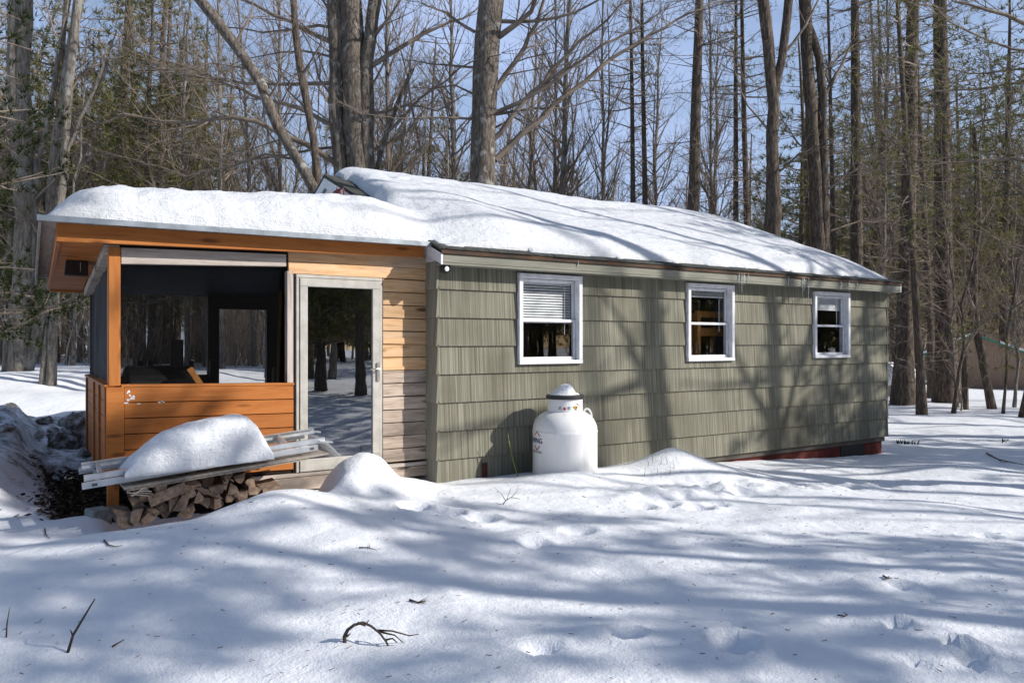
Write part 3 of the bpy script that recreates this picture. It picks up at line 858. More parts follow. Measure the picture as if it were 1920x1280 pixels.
# back wall with two openings (dark paint)
OPN = []
for (xa, xb, ya, yb) in ((205, 390, 523, 702), (411, 500, 579, 760)):
    p, q_ = wy(xa, ya, BY), wy(xb, yb, BY); OPN.append((p[0], q_[0], q_[2], p[2]))
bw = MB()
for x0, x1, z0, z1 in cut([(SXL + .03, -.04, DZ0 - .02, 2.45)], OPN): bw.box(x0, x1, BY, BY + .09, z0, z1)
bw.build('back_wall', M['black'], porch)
q = MB(); o = OPN[0]; q.poly([(o[0], BY + .05, o[2]), (o[1], BY + .05, o[2]), (o[1], BY + .05, o[3]), (o[0], BY + .05, o[3])]); q.build('back_screen', M['screen_back'], porch)
bal = MB()
for px in (262, 282, 358, 398):
    p = wy(px, 700, BY - .1); bal.box(p[0] - .03, p[0] + .03, BY - .12, BY - .06, DZ0 - .01, wy(px, 679, BY - .1)[2] + .02)
bal.build('inner_post', M['dark_wood'], porch)
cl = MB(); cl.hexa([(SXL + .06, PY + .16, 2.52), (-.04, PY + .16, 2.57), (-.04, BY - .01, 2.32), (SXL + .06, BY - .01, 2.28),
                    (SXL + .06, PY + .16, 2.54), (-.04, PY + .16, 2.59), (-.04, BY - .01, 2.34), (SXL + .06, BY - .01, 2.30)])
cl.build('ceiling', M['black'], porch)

# porch roof: a flat deck falling gently to the back
PRX0, PRX1 = -3.77, -.075
PRY0, PRY1 = 0.0, 3.35


def pr_top(x, y):
    return 2.765 + .03 * (x - PRX0) / (PRX1 - PRX0) - .080 * (y - PRY0)


def slabxy(mb, x0, x1, y0, y1, top, t, dz=0.0):
    mb.hexa([(x0, y0, pr_top(x0, y0) + dz - t), (x1, y0, pr_top(x1, y0) + dz - t), (x1, y1, pr_top(x1, y1) + dz - t), (x0, y1, pr_top(x0, y1) + dz - t),
             (x0, y0, pr_top(x0, y0) + dz), (x1, y0, pr_top(x1, y0) + dz), (x1, y1, pr_top(x1, y1) + dz), (x0, y1, pr_top(x0, y1) + dz)])


q = MB(); slabxy(q, PRX0, PRX1, PRY0, PRY1, 0, .022); proof = q.build('porch_roof', M['plywood'], porch)
q = MB(); slabxy(q, PRX0 - .012, PRX1, PRY0 - .012, PRY0 + .05, 0, .004, .006)
q.hexa([(PRX0 - .012, PRY0 - .013, pr_top(PRX0, 0) - .042), (PRX1, PRY0 - .013, pr_top(PRX1, 0) - .042), (PRX1, PRY0 - .006, pr_top(PRX1, 0) - .042), (PRX0 - .012, PRY0 - .006, pr_top(PRX0, 0) - .042),
        (PRX0 - .012, PRY0 - .013, pr_top(PRX0, 0) + .006), (PRX1, PRY0 - .013, pr_top(PRX1, 0) + .006), (PRX1, PRY0 - .006, pr_top(PRX1, 0) + .006), (PRX0 - .012, PRY0 - .006, pr_top(PRX0, 0) + .006)])
q.build('drip_edge', M['drip'], proof)
# orange front beam
FY = .13
a, b, c, d = face_quad([(106, 452.5), (796, 482.5), (796, 456), (106, 417)], FY)
q = MB(); board(q, (a[0], a[2]), (-.10, b[2]), (-.10, min(c[2], pr_top(-.1, FY) - .024)), (d[0], min(d[2], pr_top(a[0], FY) - .024)), FY, .04); q.build('fascia_beam', M['orange'], porch, bevel=.004)
# barge board and soffit planks at the left overhang
q = MB(); xb = a[0]
za0, za1 = pr_top(xb, FY) - .024, pr_top(xb, PRY1) - .024
q.hexa([(xb, FY + .041, za0 - .17), (xb + .03, FY + .041, za0 - .17), (xb + .03, PRY1, za1 - .14), (xb, PRY1, za1 - .14),
        (xb, FY + .041, za0), (xb + .03, FY + .041, za0), (xb + .03, PRY1, za1), (xb, PRY1, za1)])
q.build('barge_board', M['orange_y'], porch)
q = MB(); y = FY + .05
while y < PRY1 - .02:
    y2 = min(y + .13, PRY1 - .01)
    zz0, zz1 = pr_top(xb, y) - .17, pr_top(xb, y2) - .17
    q.hexa([(xb + .032, y, zz0), (SXL - .035, y, zz0), (SXL - .035, y2 - .013, zz1), (xb + .032, y2 - .013, zz1),
            (xb + .032, y, zz0 + .018), (SXL - .035, y, zz0 + .018), (SXL - .035, y2 - .013, zz1 + .018), (xb + .032, y2 - .013, zz1 + .018)])
    y = y2
q.build('soffit', M['orange'], porch)
q = MB(); q.box(xb + .032, -.05, PRY1 - .035, PRY1, pr_top(xb, PRY1) - .19, pr_top(xb, PRY1) - .03); q.build('rear_fascia', M['orange'], porch)
q = MB()
q.hexa([(PRX0 + .002, .02, pr_top(PRX0, 0) - .05), (PRX0 + .022, .02, pr_top(PRX0, 0) - .05), (PRX0 + .022, PRY1, pr_top(PRX0, PRY1) - .12), (PRX0 + .002, PRY1, pr_top(PRX0, PRY1) - .12),
        (PRX0 + .002, .02, pr_top(PRX0, .02) - .024), (PRX0 + .022, .02, pr_top(PRX0, .02) - .024), (PRX0 + .022, PRY1, pr_top(PRX0, PRY1) - .024), (PRX0 + .002, PRY1, pr_top(PRX0, PRY1) - .024)])
q.build('edge_batten', M['plywood'], porch)

# box hung under the left soffit
p = wd(143, 503, 7.6)
bx = empty('birdhouse', (p[0], p[1], p[2] - .07), 'dark brown wooden box hung beneath the orange porch soffit', 'birdhouse')
q = MB(); q.hexa([(p[0] - .11, p[1] - .10, p[2] - .075), (p[0] + .10, p[1] - .10, p[2] - .08), (p[0] + .10, p[1] + .10, p[2] - .08), (p[0] - .11, p[1] + .10, p[2] - .075),
                  (p[0] - .09, p[1] - .09, p[2] + .075), (p[0] + .10, p[1] - .09, p[2] + .075), (p[0] + .10, p[1] + .1, p[2] + .075), (p[0] - .09, p[1] + .1, p[2] + .075)])
q.build('body', M['dark_wood'], bx, bevel=.006)
q = MB(); q.box(p[0] + .028, p[0] + .034, p[1] - .106, p[1] - .1005, p[2] - .04, p[2] + .05); q.build('slot', M['grey_wood'], bx)
q = MB(); q.box(p[0] - .02, p[0] + .02, p[1] - .02, p[1] + .02, p[2] + .076, p[2] + .30); q.build('hanger', M['dark_wood'], bx)

# ------------------------------------------------------------------ things on the porch floor
p = wy(296, 712, 1.5)
stv = empty('barrel_stove', (p[0], 1.5, DZ0), 'black barrel stove with a short flue standing inside the screened porch', 'stove')
R = .30; zc = 1.14
q = MB(); pts = [(p[0] - .33, 1.5, zc), (p[0] - .30, 1.5, zc), (p[0] + .30, 1.5, zc), (p[0] + .33, 1.5, zc)]
q.tube(pts, [R * .9, R, R, R * .9], 24); q.build('barrel', M['iron'], stv, smooth=False)
q = MB(); q.tube([(p[0] + .19, 1.5, zc + R - .02), (p[0] + .19, 1.5, zc + R + .28)], .07, 16); q.build('flue', M['iron'], stv)
for dx in (-.24, .24):
    for dy in (-.2, .2):
        q = MB(); q.bar((p[0] + dx, 1.5 + dy, DZ0), (p[0] + dx * .9, 1.5 + dy * .7, zc - R + .1), .04, .04, (1, 0, 0)); q.build('leg', M['iron'], stv)
p = wy(340, 712, 1.1)
st2 = empty('charcoal_smoker', (p[0], 1.1, DZ0), 'round black smoker lid beside the barrel stove inside the porch', 'smoker')
q = MB(); q.lathe([(.26, .0), (.285, .05), (.285, .42), (.27, .47), (.29, .475), (.285, .53), (.25, .60), (.17, .655), (.07, .68), (.01, .685)], (p[0], 1.1, .66 - .03), 28); q.build('body', M['iron'], st2, smooth=True)
for k in range(3):
    aa = k * 2.1; q = MB(); q.bar((p[0] + .3 * math.cos(aa), 1.1 + .3 * math.sin(aa), DZ0), (p[0] + .22 * math.cos(aa), 1.1 + .22 * math.sin(aa), .67), .03, .03, (.3, .2, .1)); q.build('leg', M['iron'], st2)
p = wy(371, 735, .55)
q = MB(); a = Vector(wy(392, 745, .55)); b = Vector(wy(355, 690, .62)); q.bar(a, b, .06, .02, (0, 1, 0))
# the board leans on the sill
tag(q.build('plank_offcut', M['honey'], None, bevel=.003), 'short tan board leaning behind the porch sill', 'board')
for (xa, xb, zt_, nm, lab, mt) in ((516, 527, 545, 'push_broom', 'tall broom handle leaning in the dark porch corner', 'honey'), (507, 513, 690, 'garden_tool', 'shorter pale handle leaning low in the porch corner', 'grey_wood_v')):
    a = Vector(wy(xa, 740, 1.9)); a.z = DZ0; b = Vector(wy(xb, zt_, 2.3))
    q = MB(); q.tube([a, b], .02, 8); q.tube([a, a + (b - a) * .12], [.06, .03], 8)
    tag(q.build(nm, M[mt], None), lab, nm.split('_')[-1])

# ------------------------------------------------------------------ wall lamp
p = wy(838, 503, -.19)
lp = empty('security_light', (p[0], -.10, EZ - .18), 'small black security lamp with round lens under the cottage eave corner', 'lamp')
q = MB(); q.lathe([(.045, 0), (.045, -.012), (.03, -.02), (.016, -.035), (.014, -.08)], (p[0], -.13, EZ - .181), 16); q.build('mount', M['rim'], lp)
q = MB()
cz = p[2]; prof = [(.012, .055), (.04, .045), (.054, .02), (.054, -.02), (.05, -.045), (.043, -.05)]
for r, yy in prof:
    for k in range(20):
        aa = 2 * math.pi * k / 20; q.v.append((p[0] + r * math.cos(aa), -.14 + yy, cz + r * math.sin(aa)))
for i in range(len(prof) - 1):
    for k in range(20): q.face([i * 20 + k, i * 20 + (k + 1) % 20, (i + 1) * 20 + (k + 1) % 20, (i + 1) * 20 + k])
q.build('housing', M['rim'], lp, smooth=True)
q = MB(); q.v = [(p[0] + .028 * math.cos(2 * math.pi * k / 20), -.191, cz - .006 + .028 * math.sin(2 * math.pi * k / 20)) for k in range(20)] + [(p[0], -.200, cz - .006)]
for k in range(20): q.face([k, (k + 1) % 20, 20])
q.build('lens', M['vinyl'], lp, smooth=True)

# ------------------------------------------------------------------ gas tank
TX, TY = 1.43, -.45
tk = empty('gas_tank', (TX, TY, .05), 'upright white gas tank standing in snow against the cottage wall', 'gas tank')
TR = .377
prof = [(TR - .03, -.12), (TR, -.08), (TR, .60), (TR + .003, .606), (TR + .003, .618), (TR - .002, .625)]
for k in range(1, 12):
    a = k / 11 * math.pi / 2; prof.append((max(.1, TR * math.cos(a) ** .62), .625 + .235 * math.sin(a) ** 1.12))
q = MB(); q.lathe(prof, (TX, TY, .05), 64); body = q.build('body', M['tank'], tk, smooth=True)
zn = wy(1058, 775, TY)[2]
CR = .205
q = MB(); z1_ = wy(1058, 748, TY - .2)[2]
q.lathe([(CR - .01, -.07), (CR, -.07), (CR, z1_ - zn), (CR - .01, z1_ - zn)], (TX, TY, zn), 48); q.build('collar', M['tank'], tk, smooth=False)
q = MB(); q.lathe([(CR + .012, 0), (CR + .018, .004), (CR + .018, .034), (CR + .008, .046), (.02, .052)], (TX, TY, z1_ - .012), 48); q.build('lid_rim', M['rim'], tk)
# lifting lug
q = MB(); lx, lz = TX + .265 * CT + .02, .05 + .625 + .215
pts = [(TX + (.222 + .045 * (1 - math.cos(t))) * CT, TY - (.222 + .045 * (1 - math.cos(t))) * ST, lz - .035 + .085 * math.sin(t) ** .8 - .05 * (t / math.pi)) for t in np.linspace(0, math.pi, 12)]
q.tube(pts, .011, 8); q.build('lifting_lug', M['tank'], tk, smooth=True)


def text_mesh(txt, size):
    cu = bpy.data.curves.new('text', 'FONT'); cu.body = txt; cu.size = size; cu.align_x = 'CENTER'; cu.align_y = 'CENTER'; cu.resolution_u = 3; cu.offset = size * .012
    o = bpy.data.objects.new('text', cu); COL.objects.link(o)
    dg = bpy.context.evaluated_depsgraph_get(); me = bpy.data.meshes.new_from_object(o.evaluated_get(dg))
    vs = [tuple(v.co) for v in me.vertices]; fs = [list(p.vertices) for p in me.polygons]
    bpy.data.objects.remove(o); bpy.data.curves.remove(cu); bpy.data.meshes.remove(me)
    return vs, fs


view_az = math.atan2(CAM[1] - TY, CAM[0] - TX)     # azimuth from the tank to the viewer


def wrap(mb, vs, fs, az, zc, r):
    b = len(mb.v)
    for x, y, _ in vs:
        a = az + x / r
        mb.v.append((TX + r * math.cos(a), TY + r * math.sin(a), zc + y))
    for f in fs: mb.face([b + i for i in f])


az0 = view_az - math.radians(62)
q = MB(); vs, fs = text_mesh('IRVING', .082); wrap(q, vs, fs, az0, wy(1003, 827, TY)[2] - .0, TR + .004)
q.k = 1
for (sgn) in (1, -1):
    for (xa, xb) in ((-.055, 0), (.055, 0)):
        n = 4
        for i in range(n):
            t0, t1 = i / n, (i + 1) / n
            f_ = lambda t: (xa * (1 - t) + .0 + xb * t, sgn * (.055 + .05 * t))
            (ax, ay), (bx_, by) = f_(t0), f_(t1)
            wrap(q, [(ax + .035, ay - .008, 0), (bx_ + .035, by - .008, 0), (bx_ + .035, by + .008, 0), (ax + .035, ay + .008, 0)], [[0, 1, 2, 3]], az0, wy(1003, 827, TY)[2], TR + .004)
q.k = 2
vs, fs = text_mesh('1-888-310-1924', .036); wrap(q, vs, fs, az0, wy(1003, 848, TY)[2], TR + .004)
q.build('lettering', [M['blue'], M['redink'], M['greyink']], tk)
q = MB(); rr = CR + .0025
zl = wy(1056, 767, TY - .2)[2]
azc = view_az - math.radians(1)
wrap(q, [(0, -.021, 0), (.021, 0, 0), (0, .021, 0), (-.021, 0, 0)], [[0, 1, 2, 3]], azc, zl, rr)
q.k = 1
for dx in (-.055, .05):
    for kk, (w_, hh) in enumerate(((.036, .007), (.03, .006), (.034, .006))):
        yy = .014 - kk * .012; wrap(q, [(dx - w_ / 2, yy, 0), (dx + w_ / 2, yy, 0), (dx + w_ / 2, yy + hh, 0), (dx - w_ / 2, yy + hh, 0)], [[0, 1, 2, 3]], azc, zl, rr)
az2 = view_az + math.radians(41)
q.k = 2; zs = wy(1076, 762, TY - .15)[2]
wrap(q, [(-.055, 0, 0), (-.012, -.042, 0), (.055, 0, 0), (.012, .042, 0)], [[0, 1, 2, 3]], az2, zs, rr)
q.k = 3
wrap(q, [(-.046, 0, 0), (-.012, -.033, 0), (.022, -.006, 0), (-.01, .018, 0)], [[0, 1, 2, 3]], az2, zs, rr + .001)
q.k = 2
wrap(q, [(-.02, -.012, 0), (-.006, -.018, 0), (.004, -.004, 0), (-.014, .004, 0)], [[0, 1, 2, 3]], az2, zs, rr + .002)
q.build('sticker', [M['redink'], M['greyink'], M['blackink'], M['yellow']], tk)
# snow on the lid
q = MB(); rs = random.Random(4)
prof = [(CR * .86, 0), (CR * .80, .012), (CR * .62, .032), (CR * .50, .065), (CR * .36, .10), (CR * .18, .118), (.01, .122)]
q.lathe(prof, (TX, TY, z1_ + .036), 28)
q.v = [(x + .012 * math.sin(9 * y + 31 * z), y + .01 * math.sin(8 * x + 21 * z), z + .006 * math.sin(25 * x + 17 * y)) for x, y, z in q.v]
tag(q.build('snow_cone', M['loaf_snow'], None, smooth=True), 'small cone of snow sitting on the white gas tank lid', 'snow')

# ------------------------------------------------------------------ snow on the roofs
sxs = np.arange(-3.80, 8.86, .045); sys_ = np.concatenate([np.arange(-.235, 3.9, .04), np.arange(3.9, 7.6, .12)])
X, Y = np.meshgrid(sxs, sys_)


def prof_t(d, w, p=.55):
    t = np.clip(d / w, 0, 1); return (1 - (1 - t) ** 2) ** p


# house part
zr = np.where(Y < RY, EZ + (Y - EY) * SL, RZ - (Y - RY) * SL)
zr = zr - .03 * np.exp(-((Y - RY) / .2) ** 2)
eave_wob = .05 * fbm(X * 1.6, Y * 0, 71, 3)
dE = Y - (EY + .035 + np.abs(eave_wob))
dL = X - (RX0 + .14 + .08 * fbm(Y * 1.7, X * 0, 72, 3)); dR = (RX1 - .06) - X + .06 * fbm(Y * 2, X * 0, 73, 2)
dB = (2 * RY + .15) - Y
dL = np.where(X > RX0 + .03, dL + 3.0 * (1 - sstep(1.0, 2.0, Y)), -1)
Tm = .205 + .05 * fbm(X * .7, Y * .7, 74, 3) + .24 * np.exp(-((X - .2) / .95) ** 2) * (1 - sstep(.9, 2.6, Y))
wL = sstep(.7, 2.0, Y)
th = Tm * prof_t(dE, .75, .7) * (sstep(-.1, 1.1, X) * (1 - wL) + prof_t(dL, .38, .6) * wL) * prof_t(dR, 1.0, .75) * prof_t(dB, .5, .6)
th = th + .02 * fbm(X * 3.3, Y * 3.3, 75, 3) * np.clip(th / .1, 0, 1)
crack = np.abs(fbm(X * .35 + .25 * Y, Y * 2.2, 76, 3)); th = th - .035 * np.exp(-(crack / .02) ** 2) * np.clip(th / .15, 0, 1) * sstep(2.4, 4.0, X)
hm = (np.minimum(np.minimum(dE, dL), np.minimum(dR, dB)) > 0)
zh = np.where(hm, zr + np.maximum(th, .004), -9)
# porch part
zp0 = 2.765 + .03 * (X - PRX0) / (PRX1 - PRX0) - .080 * Y
dF = Y - (PRY0 + .005 + .02 * np.abs(fbm(X * 2.1, Y * 0, 77, 3))); dPL = X - (PRX0 + .03); dPB = (PRY1 - .03) - Y
Tp = .45 + .015 * fbm(X * 1.1, Y * 1.1, 78, 3) + .15 * sstep(-3.3, -.4, X)
cn_ = np.exp(-((X + .02) / .40) ** 2)
tp_ = Tp * prof_t(dF, .62 + .25 * cn_, .72 + .75 * cn_) * prof_t(dPL, .6, .75) * prof_t(dPB, .6, .6)
tp_ = tp_ + (.030 * fbm(X * 3.0, Y * 3.0 + tp_ * 5, 79, 4) + .03 * fbm(X * 9, tp_ * 22, 80, 3)) * (1 - sstep(.42, .6, Y) * .8) * np.clip(tp_ / .15, 0, 1)
for (px, py, r, dd) in ((812, 415, .22, .12), (790, 400, .12, .07), (838, 398, .10, .05), (700, 396, .10, .04), (840, 425, .12, .05)):
    c = wz(px, py, 3.1)
pm = (np.minimum(np.minimum(dF, dPL), dPB) > 0) & (X < 1.75)
fade = 1 - sstep(.0, 1.7, X)
zp = np.where(pm, zp0 + np.maximum(tp_, .004), -9)
zp = np.where(X > .0, zp * fade + (zr - .10) * (1 - fade), zp)
zp = np.where(pm, zp, -9)
k = 22.0
both = np.log(np.exp(k * np.clip(zh, -2, 9)) + np.exp(k * np.clip(zp, -2, 9))) / k
Z = np.where((zh > -5) & (zp > -5), both, np.maximum(zh, zp))
# hollow and kicked crust where the two roofs meet
hc = (.12, .62)
Z = Z - np.where(Z > -5, .11 * np.exp(-(((X - hc[0]) / .22) ** 2 + ((Y - hc[1]) / .2) ** 2)), 0)
cr = np.exp(-(((X - .05) / .5) ** 2 + ((Y - 1.1) / .6) ** 2)) + np.exp(-(((X - .75) / .5) ** 2 + ((Y - 2.9) / .45) ** 2))
Z = Z + np.where(Z > -5, cr * .10 * fbm(X * 6, Y * 6, 81, 3), 0)
mask = Z > -5
for _ in range(5):   # settle the drift where the two roofs meet
    acc = np.zeros_like(Z); cnt = np.zeros_like(Z)
    for dy in (-1, 0, 1):
        for dx in (-1, 0, 1):
            m_ = np.roll(np.roll(mask, dy, 0), dx, 1); acc += np.where(m_, np.roll(np.roll(Z, dy, 0), dx, 1), 0); cnt += m_
    wgt = np.exp(-((X - .2) / .55) ** 2) * (Y < 3.3)
    Z = np.where(mask, Z * (1 - wgt) + wgt * acc / np.maximum(cnt, 1), Z)
V = np.stack([X, Y, Z], -1).reshape(-1, 3)
nx, ny = len(sxs), len(sys_)
ii = (np.arange(ny - 1)[:, None] * nx + np.arange(nx - 1)[None, :]).ravel()
Q = np.stack([ii, ii + 1, ii + nx + 1, ii + nx], 1)
mk = mask.ravel(); Q = Q[mk[Q].all(1)]
used = np.unique(Q); remap = -np.ones(len(V), np.int64); remap[used] = np.arange(len(used))
Vt = V[used]; Qt = remap[Q]
# close it underneath with a skirt down to the roof
ee = {}
for qd in Qt:
    for a, b in ((qd[0], qd[1]), (qd[1], qd[2]), (qd[2], qd[3]), (qd[3], qd[0])):
        if (b, a) in ee: del ee[(b, a)]
        else: ee[(a, b)] = 1
sv = []; sq = []; smap = {}
for a, b in ee:
    for q_ in (a, b):
        if q_ not in smap:
            smap[q_] = len(Vt) + len(sv); x, y, z = Vt[q_]
            base = pr_top(x, y) if x < RX0 + .05 and y > -.01 else (EZ + (y - EY) * SL if y < RY else RZ - (y - RY) * SL)
            sv.append((x, y, min(z - .002, max(base + .004, z - .6))))
    sq.append((b, a, smap[a], smap[b]))
Vt = np.vstack([Vt, np.array(sv)]); Qt = np.vstack([Qt, np.array(sq)])
me = np_mesh('roof_snow', Vt, quads=Qt, mats=[M['roof_snow']], smooth=True)
o = bpy.data.objects.new('roof_snow', me); COL.objects.link(o); tag(o, 'thick white snow blanket lying over the porch and cottage roofs', 'snow')

# red ornament poking from the snow by the gable
p = wx(633, 368, -.22)
q = MB(); oz = p[2] - .04; oy = p[1]; ox = -.22
q.tube([(ox, oy + .30, oz - .1), (ox, oy + .27, oz + .08), (ox, oy + .14, oz + .125), (ox, oy - .04, oz + .125), (ox, oy - .22, oz + .11), (ox, oy - .26, oz - .02)], .011, 8)
for d in (.12, .05, -.02, -.09):
    q.tube([(ox, oy + d, oz - .1), (ox, oy + d, oz + .13)], .014, 8)
q.box(ox - .012, ox + .012, oy - .10, oy + .13, oz + .03, oz + .105)
q.tube([(ox, oy + .03, oz + .12), (ox, oy + .03, oz + .17)], [.014, .006], 8)
tag(q.build('metal_ornament', M['rust'], None), 'rust red metal ornament standing in roof snow before the white gable', 'ornament')

# ------------------------------------------------------------------ icicles along the eave
rs = random.Random(21)
ICI = [(1084, 8), (1386, 26), (1391, 34), (1395, 20), (1403, 14), (1478, 16), (1505, 34), (1508, 26), (1516, 46), (1577, 20), (1592, 22), (1607, 16)]
for px, ln in ICI:
    yy = EY - .03; p = wy(px, 0, yy); Zd = F / 1.0
    x = p[0]; L = ln * .0088
    q = MB(); z = EZ - .05
    q.tube([(x, yy, z + .012), (x + .002, yy, z - L * .4), (x - .001, yy, z - L * .75), (x, yy, z - L)], [.011, .0075, .0045, .001], 6)
    lab = 'clear icicle hanging from the cottage eave above the right windows'
    if px == 1516: lab = 'longest icicle, hanging from the eave just left of the rightmost window'
    if px == 1084: lab = 'tiny lone icicle on the eave above the left window'
    tag(q.build('icicle', ICE, None, smooth=True), lab, 'icicle', 'icicles along the cottage eave')

# ------------------------------------------------------------------ woodpile, boards, ladder, snow loaf
LOGS = [(545, 915, 62, 0), (640, 920, 52, 0), (742, 842, 60, 2), (830, 905, 62, 0), (940, 868, 50, 0), (712, 940, 62, 1), (992, 772, 66, 0), (1056, 822, 58, 1), (1160, 818, 55, 0),
        (1218, 862, 55, 1), (1268, 770, 55, 0), (1205, 742, 52, 1), (1122, 730, 42, 0), (975, 893, 45, 1), (1135, 876, 42, 0), (1292, 826, 50, 1), (1332, 862, 36, 3), (1420, 842, 74, 4),
        (625, 975, 66, 0), (525, 992, 62, 1), (465, 1022, 62, 0), (610, 1002, 52, 1), (690, 812, 62, 0), (770, 800, 55, 1), (885, 770, 58, 0), (880, 830, 60, 1), (600, 865, 55, 0),
        (780, 895, 60, 1), (1060, 905, 50, 0), (870, 955, 60, 1), (960, 720, 50, 1), (1225, 905, 45, 0)]
rs = random.Random(17)
LLAB = {4: 'split log in the middle of the woodpile', }
for i, (cx_, cy_, s, kind) in enumerate(LOGS):
    px, py = 100 + cx_ / 3.4286, 680 + cy_ / 3.4286
    yf = -.62 + rs.uniform(-.05, .06) + (.10 if cy_ < 800 else 0) - (.10 if cy_ > 970 else 0)
    c = wy(px, py, yf); r = s / 3.4286 * (c[1] - CAM[1]) / ray(px, py)[1] / F * .88
    a0 = rs.uniform(0, 6.28); q = MB()
    if kind == 4: sec = [(-1.1, -.7), (.75, -.7), (.75, .7), (-1.1, .55)]; a0 = 0.05
    elif kind == 3: sec = [(-1, -.5), (1, -.4), (.3, .6)]; a0 = .2
    else:
        wdt = rs.uniform(.7, 1.15)
        sec = [(-1.0 * wdt, -.62)] + [(1.05 * wdt * math.cos(t), -.62 + 1.45 * math.sin(t)) for t in np.linspace(.05, 1.25 + rs.uniform(-.25, .35), 5)] + [(-.75 * wdt + rs.uniform(-.1, .2), .35)]
    L = rs.uniform(.34, .42); n = len(sec)
    if kind == 2:   # one lies across the pile
        r *= .75; d = Vector((1, .15, .30)).normalized(); L = .30; s1 = Vector((0, 1, 0)); s2 = d.cross(s1).normalized() * -1; c = (c[0] - .15, c[1] - .02, c[2] - .04)
    else:
        d = Vector((rs.uniform(-.18, .18), 1, rs.uniform(-.08, .08))).normalized(); s1 = d.cross(Vector((0, 0, 1))).normalized(); s2 = s1.cross(d)
    steps = 4
    for k_ in range(steps + 1):
        f = 1 + rs.uniform(-.05, .05)
        for (u, v) in sec:
            uu = u * math.cos(a0) - v * math.sin(a0); vv = u * math.sin(a0) + v * math.cos(a0)
            pt = Vector(c) + d * (L * k_ / steps + (rs.uniform(-.012, .012) if k_ == 0 else 0)) + s1 * (uu * r * f) + s2 * (vv * r * f)
            q.v.append(tuple(pt))
    for k_ in range(steps):
        for m_ in range(n):
            m2 = (m_ + 1) % n
            q.k = 1 if (0 < m_ < n - 2 and n > 4) else 0
            q.face([k_ * n + m_, (k_ + 1) * n + m_, (k_ + 1) * n + m2, k_ * n + m2])
    q.k = 0; q.face(list(range(n))); q.face(list(range(steps * n, steps * n + n))[::-1])
    if kind == 2: lab = 'long split log lying crosswise on top of the woodpile'
    elif kind == 4: lab = 'squared block of firewood at the right end of the woodpile'
    elif kind == 3: lab = 'pale freshly split wedge low at the right of the woodpile'
    elif i == 20: lab = 'flat dark log farthest left, half buried in snow at the foot of the pile'
    elif i == 0: lab = 'square ended brown log high at the left end of the woodpile'
    elif i == 10: lab = 'upright wedge log under the right end of the boards'
    else: lab = 'split firewood log stacked under the snowy boards by the porch'
    tag(q.build('firewood_log', [M['log_end'], M['log_bark']], None), lab, 'firewood', 'split firewood logs in the pile')

# plywood sheets on the pile (tilted up to the right)
la, lb = Vector(wy(232, 915, -.66)), Vector(wy(540, 862, -.66))
du = (lb - la).normalized(); up = Vector((0, 0, 1)); bk_ = Vector((0, 1, -.02)).normalized(); nrm = du.cross(bk_).normalized()
if nrm.z < 0: nrm = -nrm
for i, (o1, o2, dz, lab) in enumerate(((.02, 1.52, -.030, 'lower weathered plywood sheet laid over the firewood'), (.0, 1.72, -.012, 'upper grey plywood sheet right under the snow and ladder'))):
    q = MB(); A = la + du * o1 + nrm * dz - bk_ * (.01 * i)
    q.slab([A, A + du * (o2 - o1), A + du * (o2 - o1) + bk_ * .62, A + bk_ * .62], nrm * .014)
    tag(q.build('plywood_sheet', M['plywood'], None), lab, 'board', 'sheets over the woodpile')
q = MB()
for k_ in range(5):
    pts = []; s0 = la + du * (.02 + .012 * k_) - bk_ * .01
    for t in range(6): pts.append(s0 + du * (.03 * t + .015 * math.sin(k_ + t)) + Vector((0, -.012, -.035 - .018 * math.sin(t * .9 + k_) - .012 * k_)))
    q.tube(pts, .004, 5)
tag(q.build('loose_twine', M['grey_wood'], None), 'loose pale twine dangling from the left corner of the plywood', 'twine')
# ladder
ra, rb = Vector(wy(153.5, 912, -.60)), Vector(wy(612, 836, -.60))
dl = (rb - ra).normalized(); bl_ = Vector((0, 1, .17)).normalized(); nl = dl.cross(bl_).normalized()
if nl.z < 0: nl = -nl
Ll = (rb - ra).length
lad = empty('ladder', tuple(ra), 'aluminium extension ladder lying across the boards with its ends sticking out', 'ladder')
for (sec_, o0, o1, offn, wv) in ((0, 0.0, Ll - .08, 0.0, .42), (1, .02, Ll, .050, .34)):
    y_off = (.42 - wv) / 2
    for side in (0, 1):
        q = MB(); base = ra + bl_ * (y_off + side * wv) + nl * offn
        a, b = base + dl * o0, base + dl * o1
        q.bar(a, b, .006, .050, nl)
        for e in (-.022, .022):
            q.bar(a + nl * e + bl_ * (.012 if side == 0 else -.012), b + nl * e + bl_ * (.012 if side == 0 else -.012), .024, .005, nl)
        q.build('rail', M['alu'], lad)
    t = o0 + .12
    while t < o1 - .05:
        q = MB(); c = ra + dl * t + nl * offn + bl_ * y_off
        q.bar(c + bl_ * .008, c + bl_ * (wv - .008), .034, .028, nl); q.build('rung', M['alu'], lad, bevel=.004); t += .305
q = MB(); c = ra + dl * (Ll - .62) - bl_ * .0045
q.slab([c + nl * -.02, c + dl * .09 + nl * -.02, c + dl * .09 + nl * .02, c + nl * .02], -bl_ * .0012); q.build('sticker', M['teal'], lad)
q = MB(); c = ra + dl * .07 - bl_ * .0045
q.slab([c + nl * -.012, c + dl * .04 + nl * -.012, c + dl * .04 + nl * .012, c + nl * .012], -bl_ * .0012); q.build('sticker', M['greyink'], lad); q = MB(); c = ra + dl * (Ll - .16) - bl_ * .0045
q.slab([c + nl * -.012, c + dl * .04 + nl * -.012, c + dl * .04 + nl * .012, c + nl * .012], -bl_ * .0012); q.build('sticker', M['greyink'], lad)
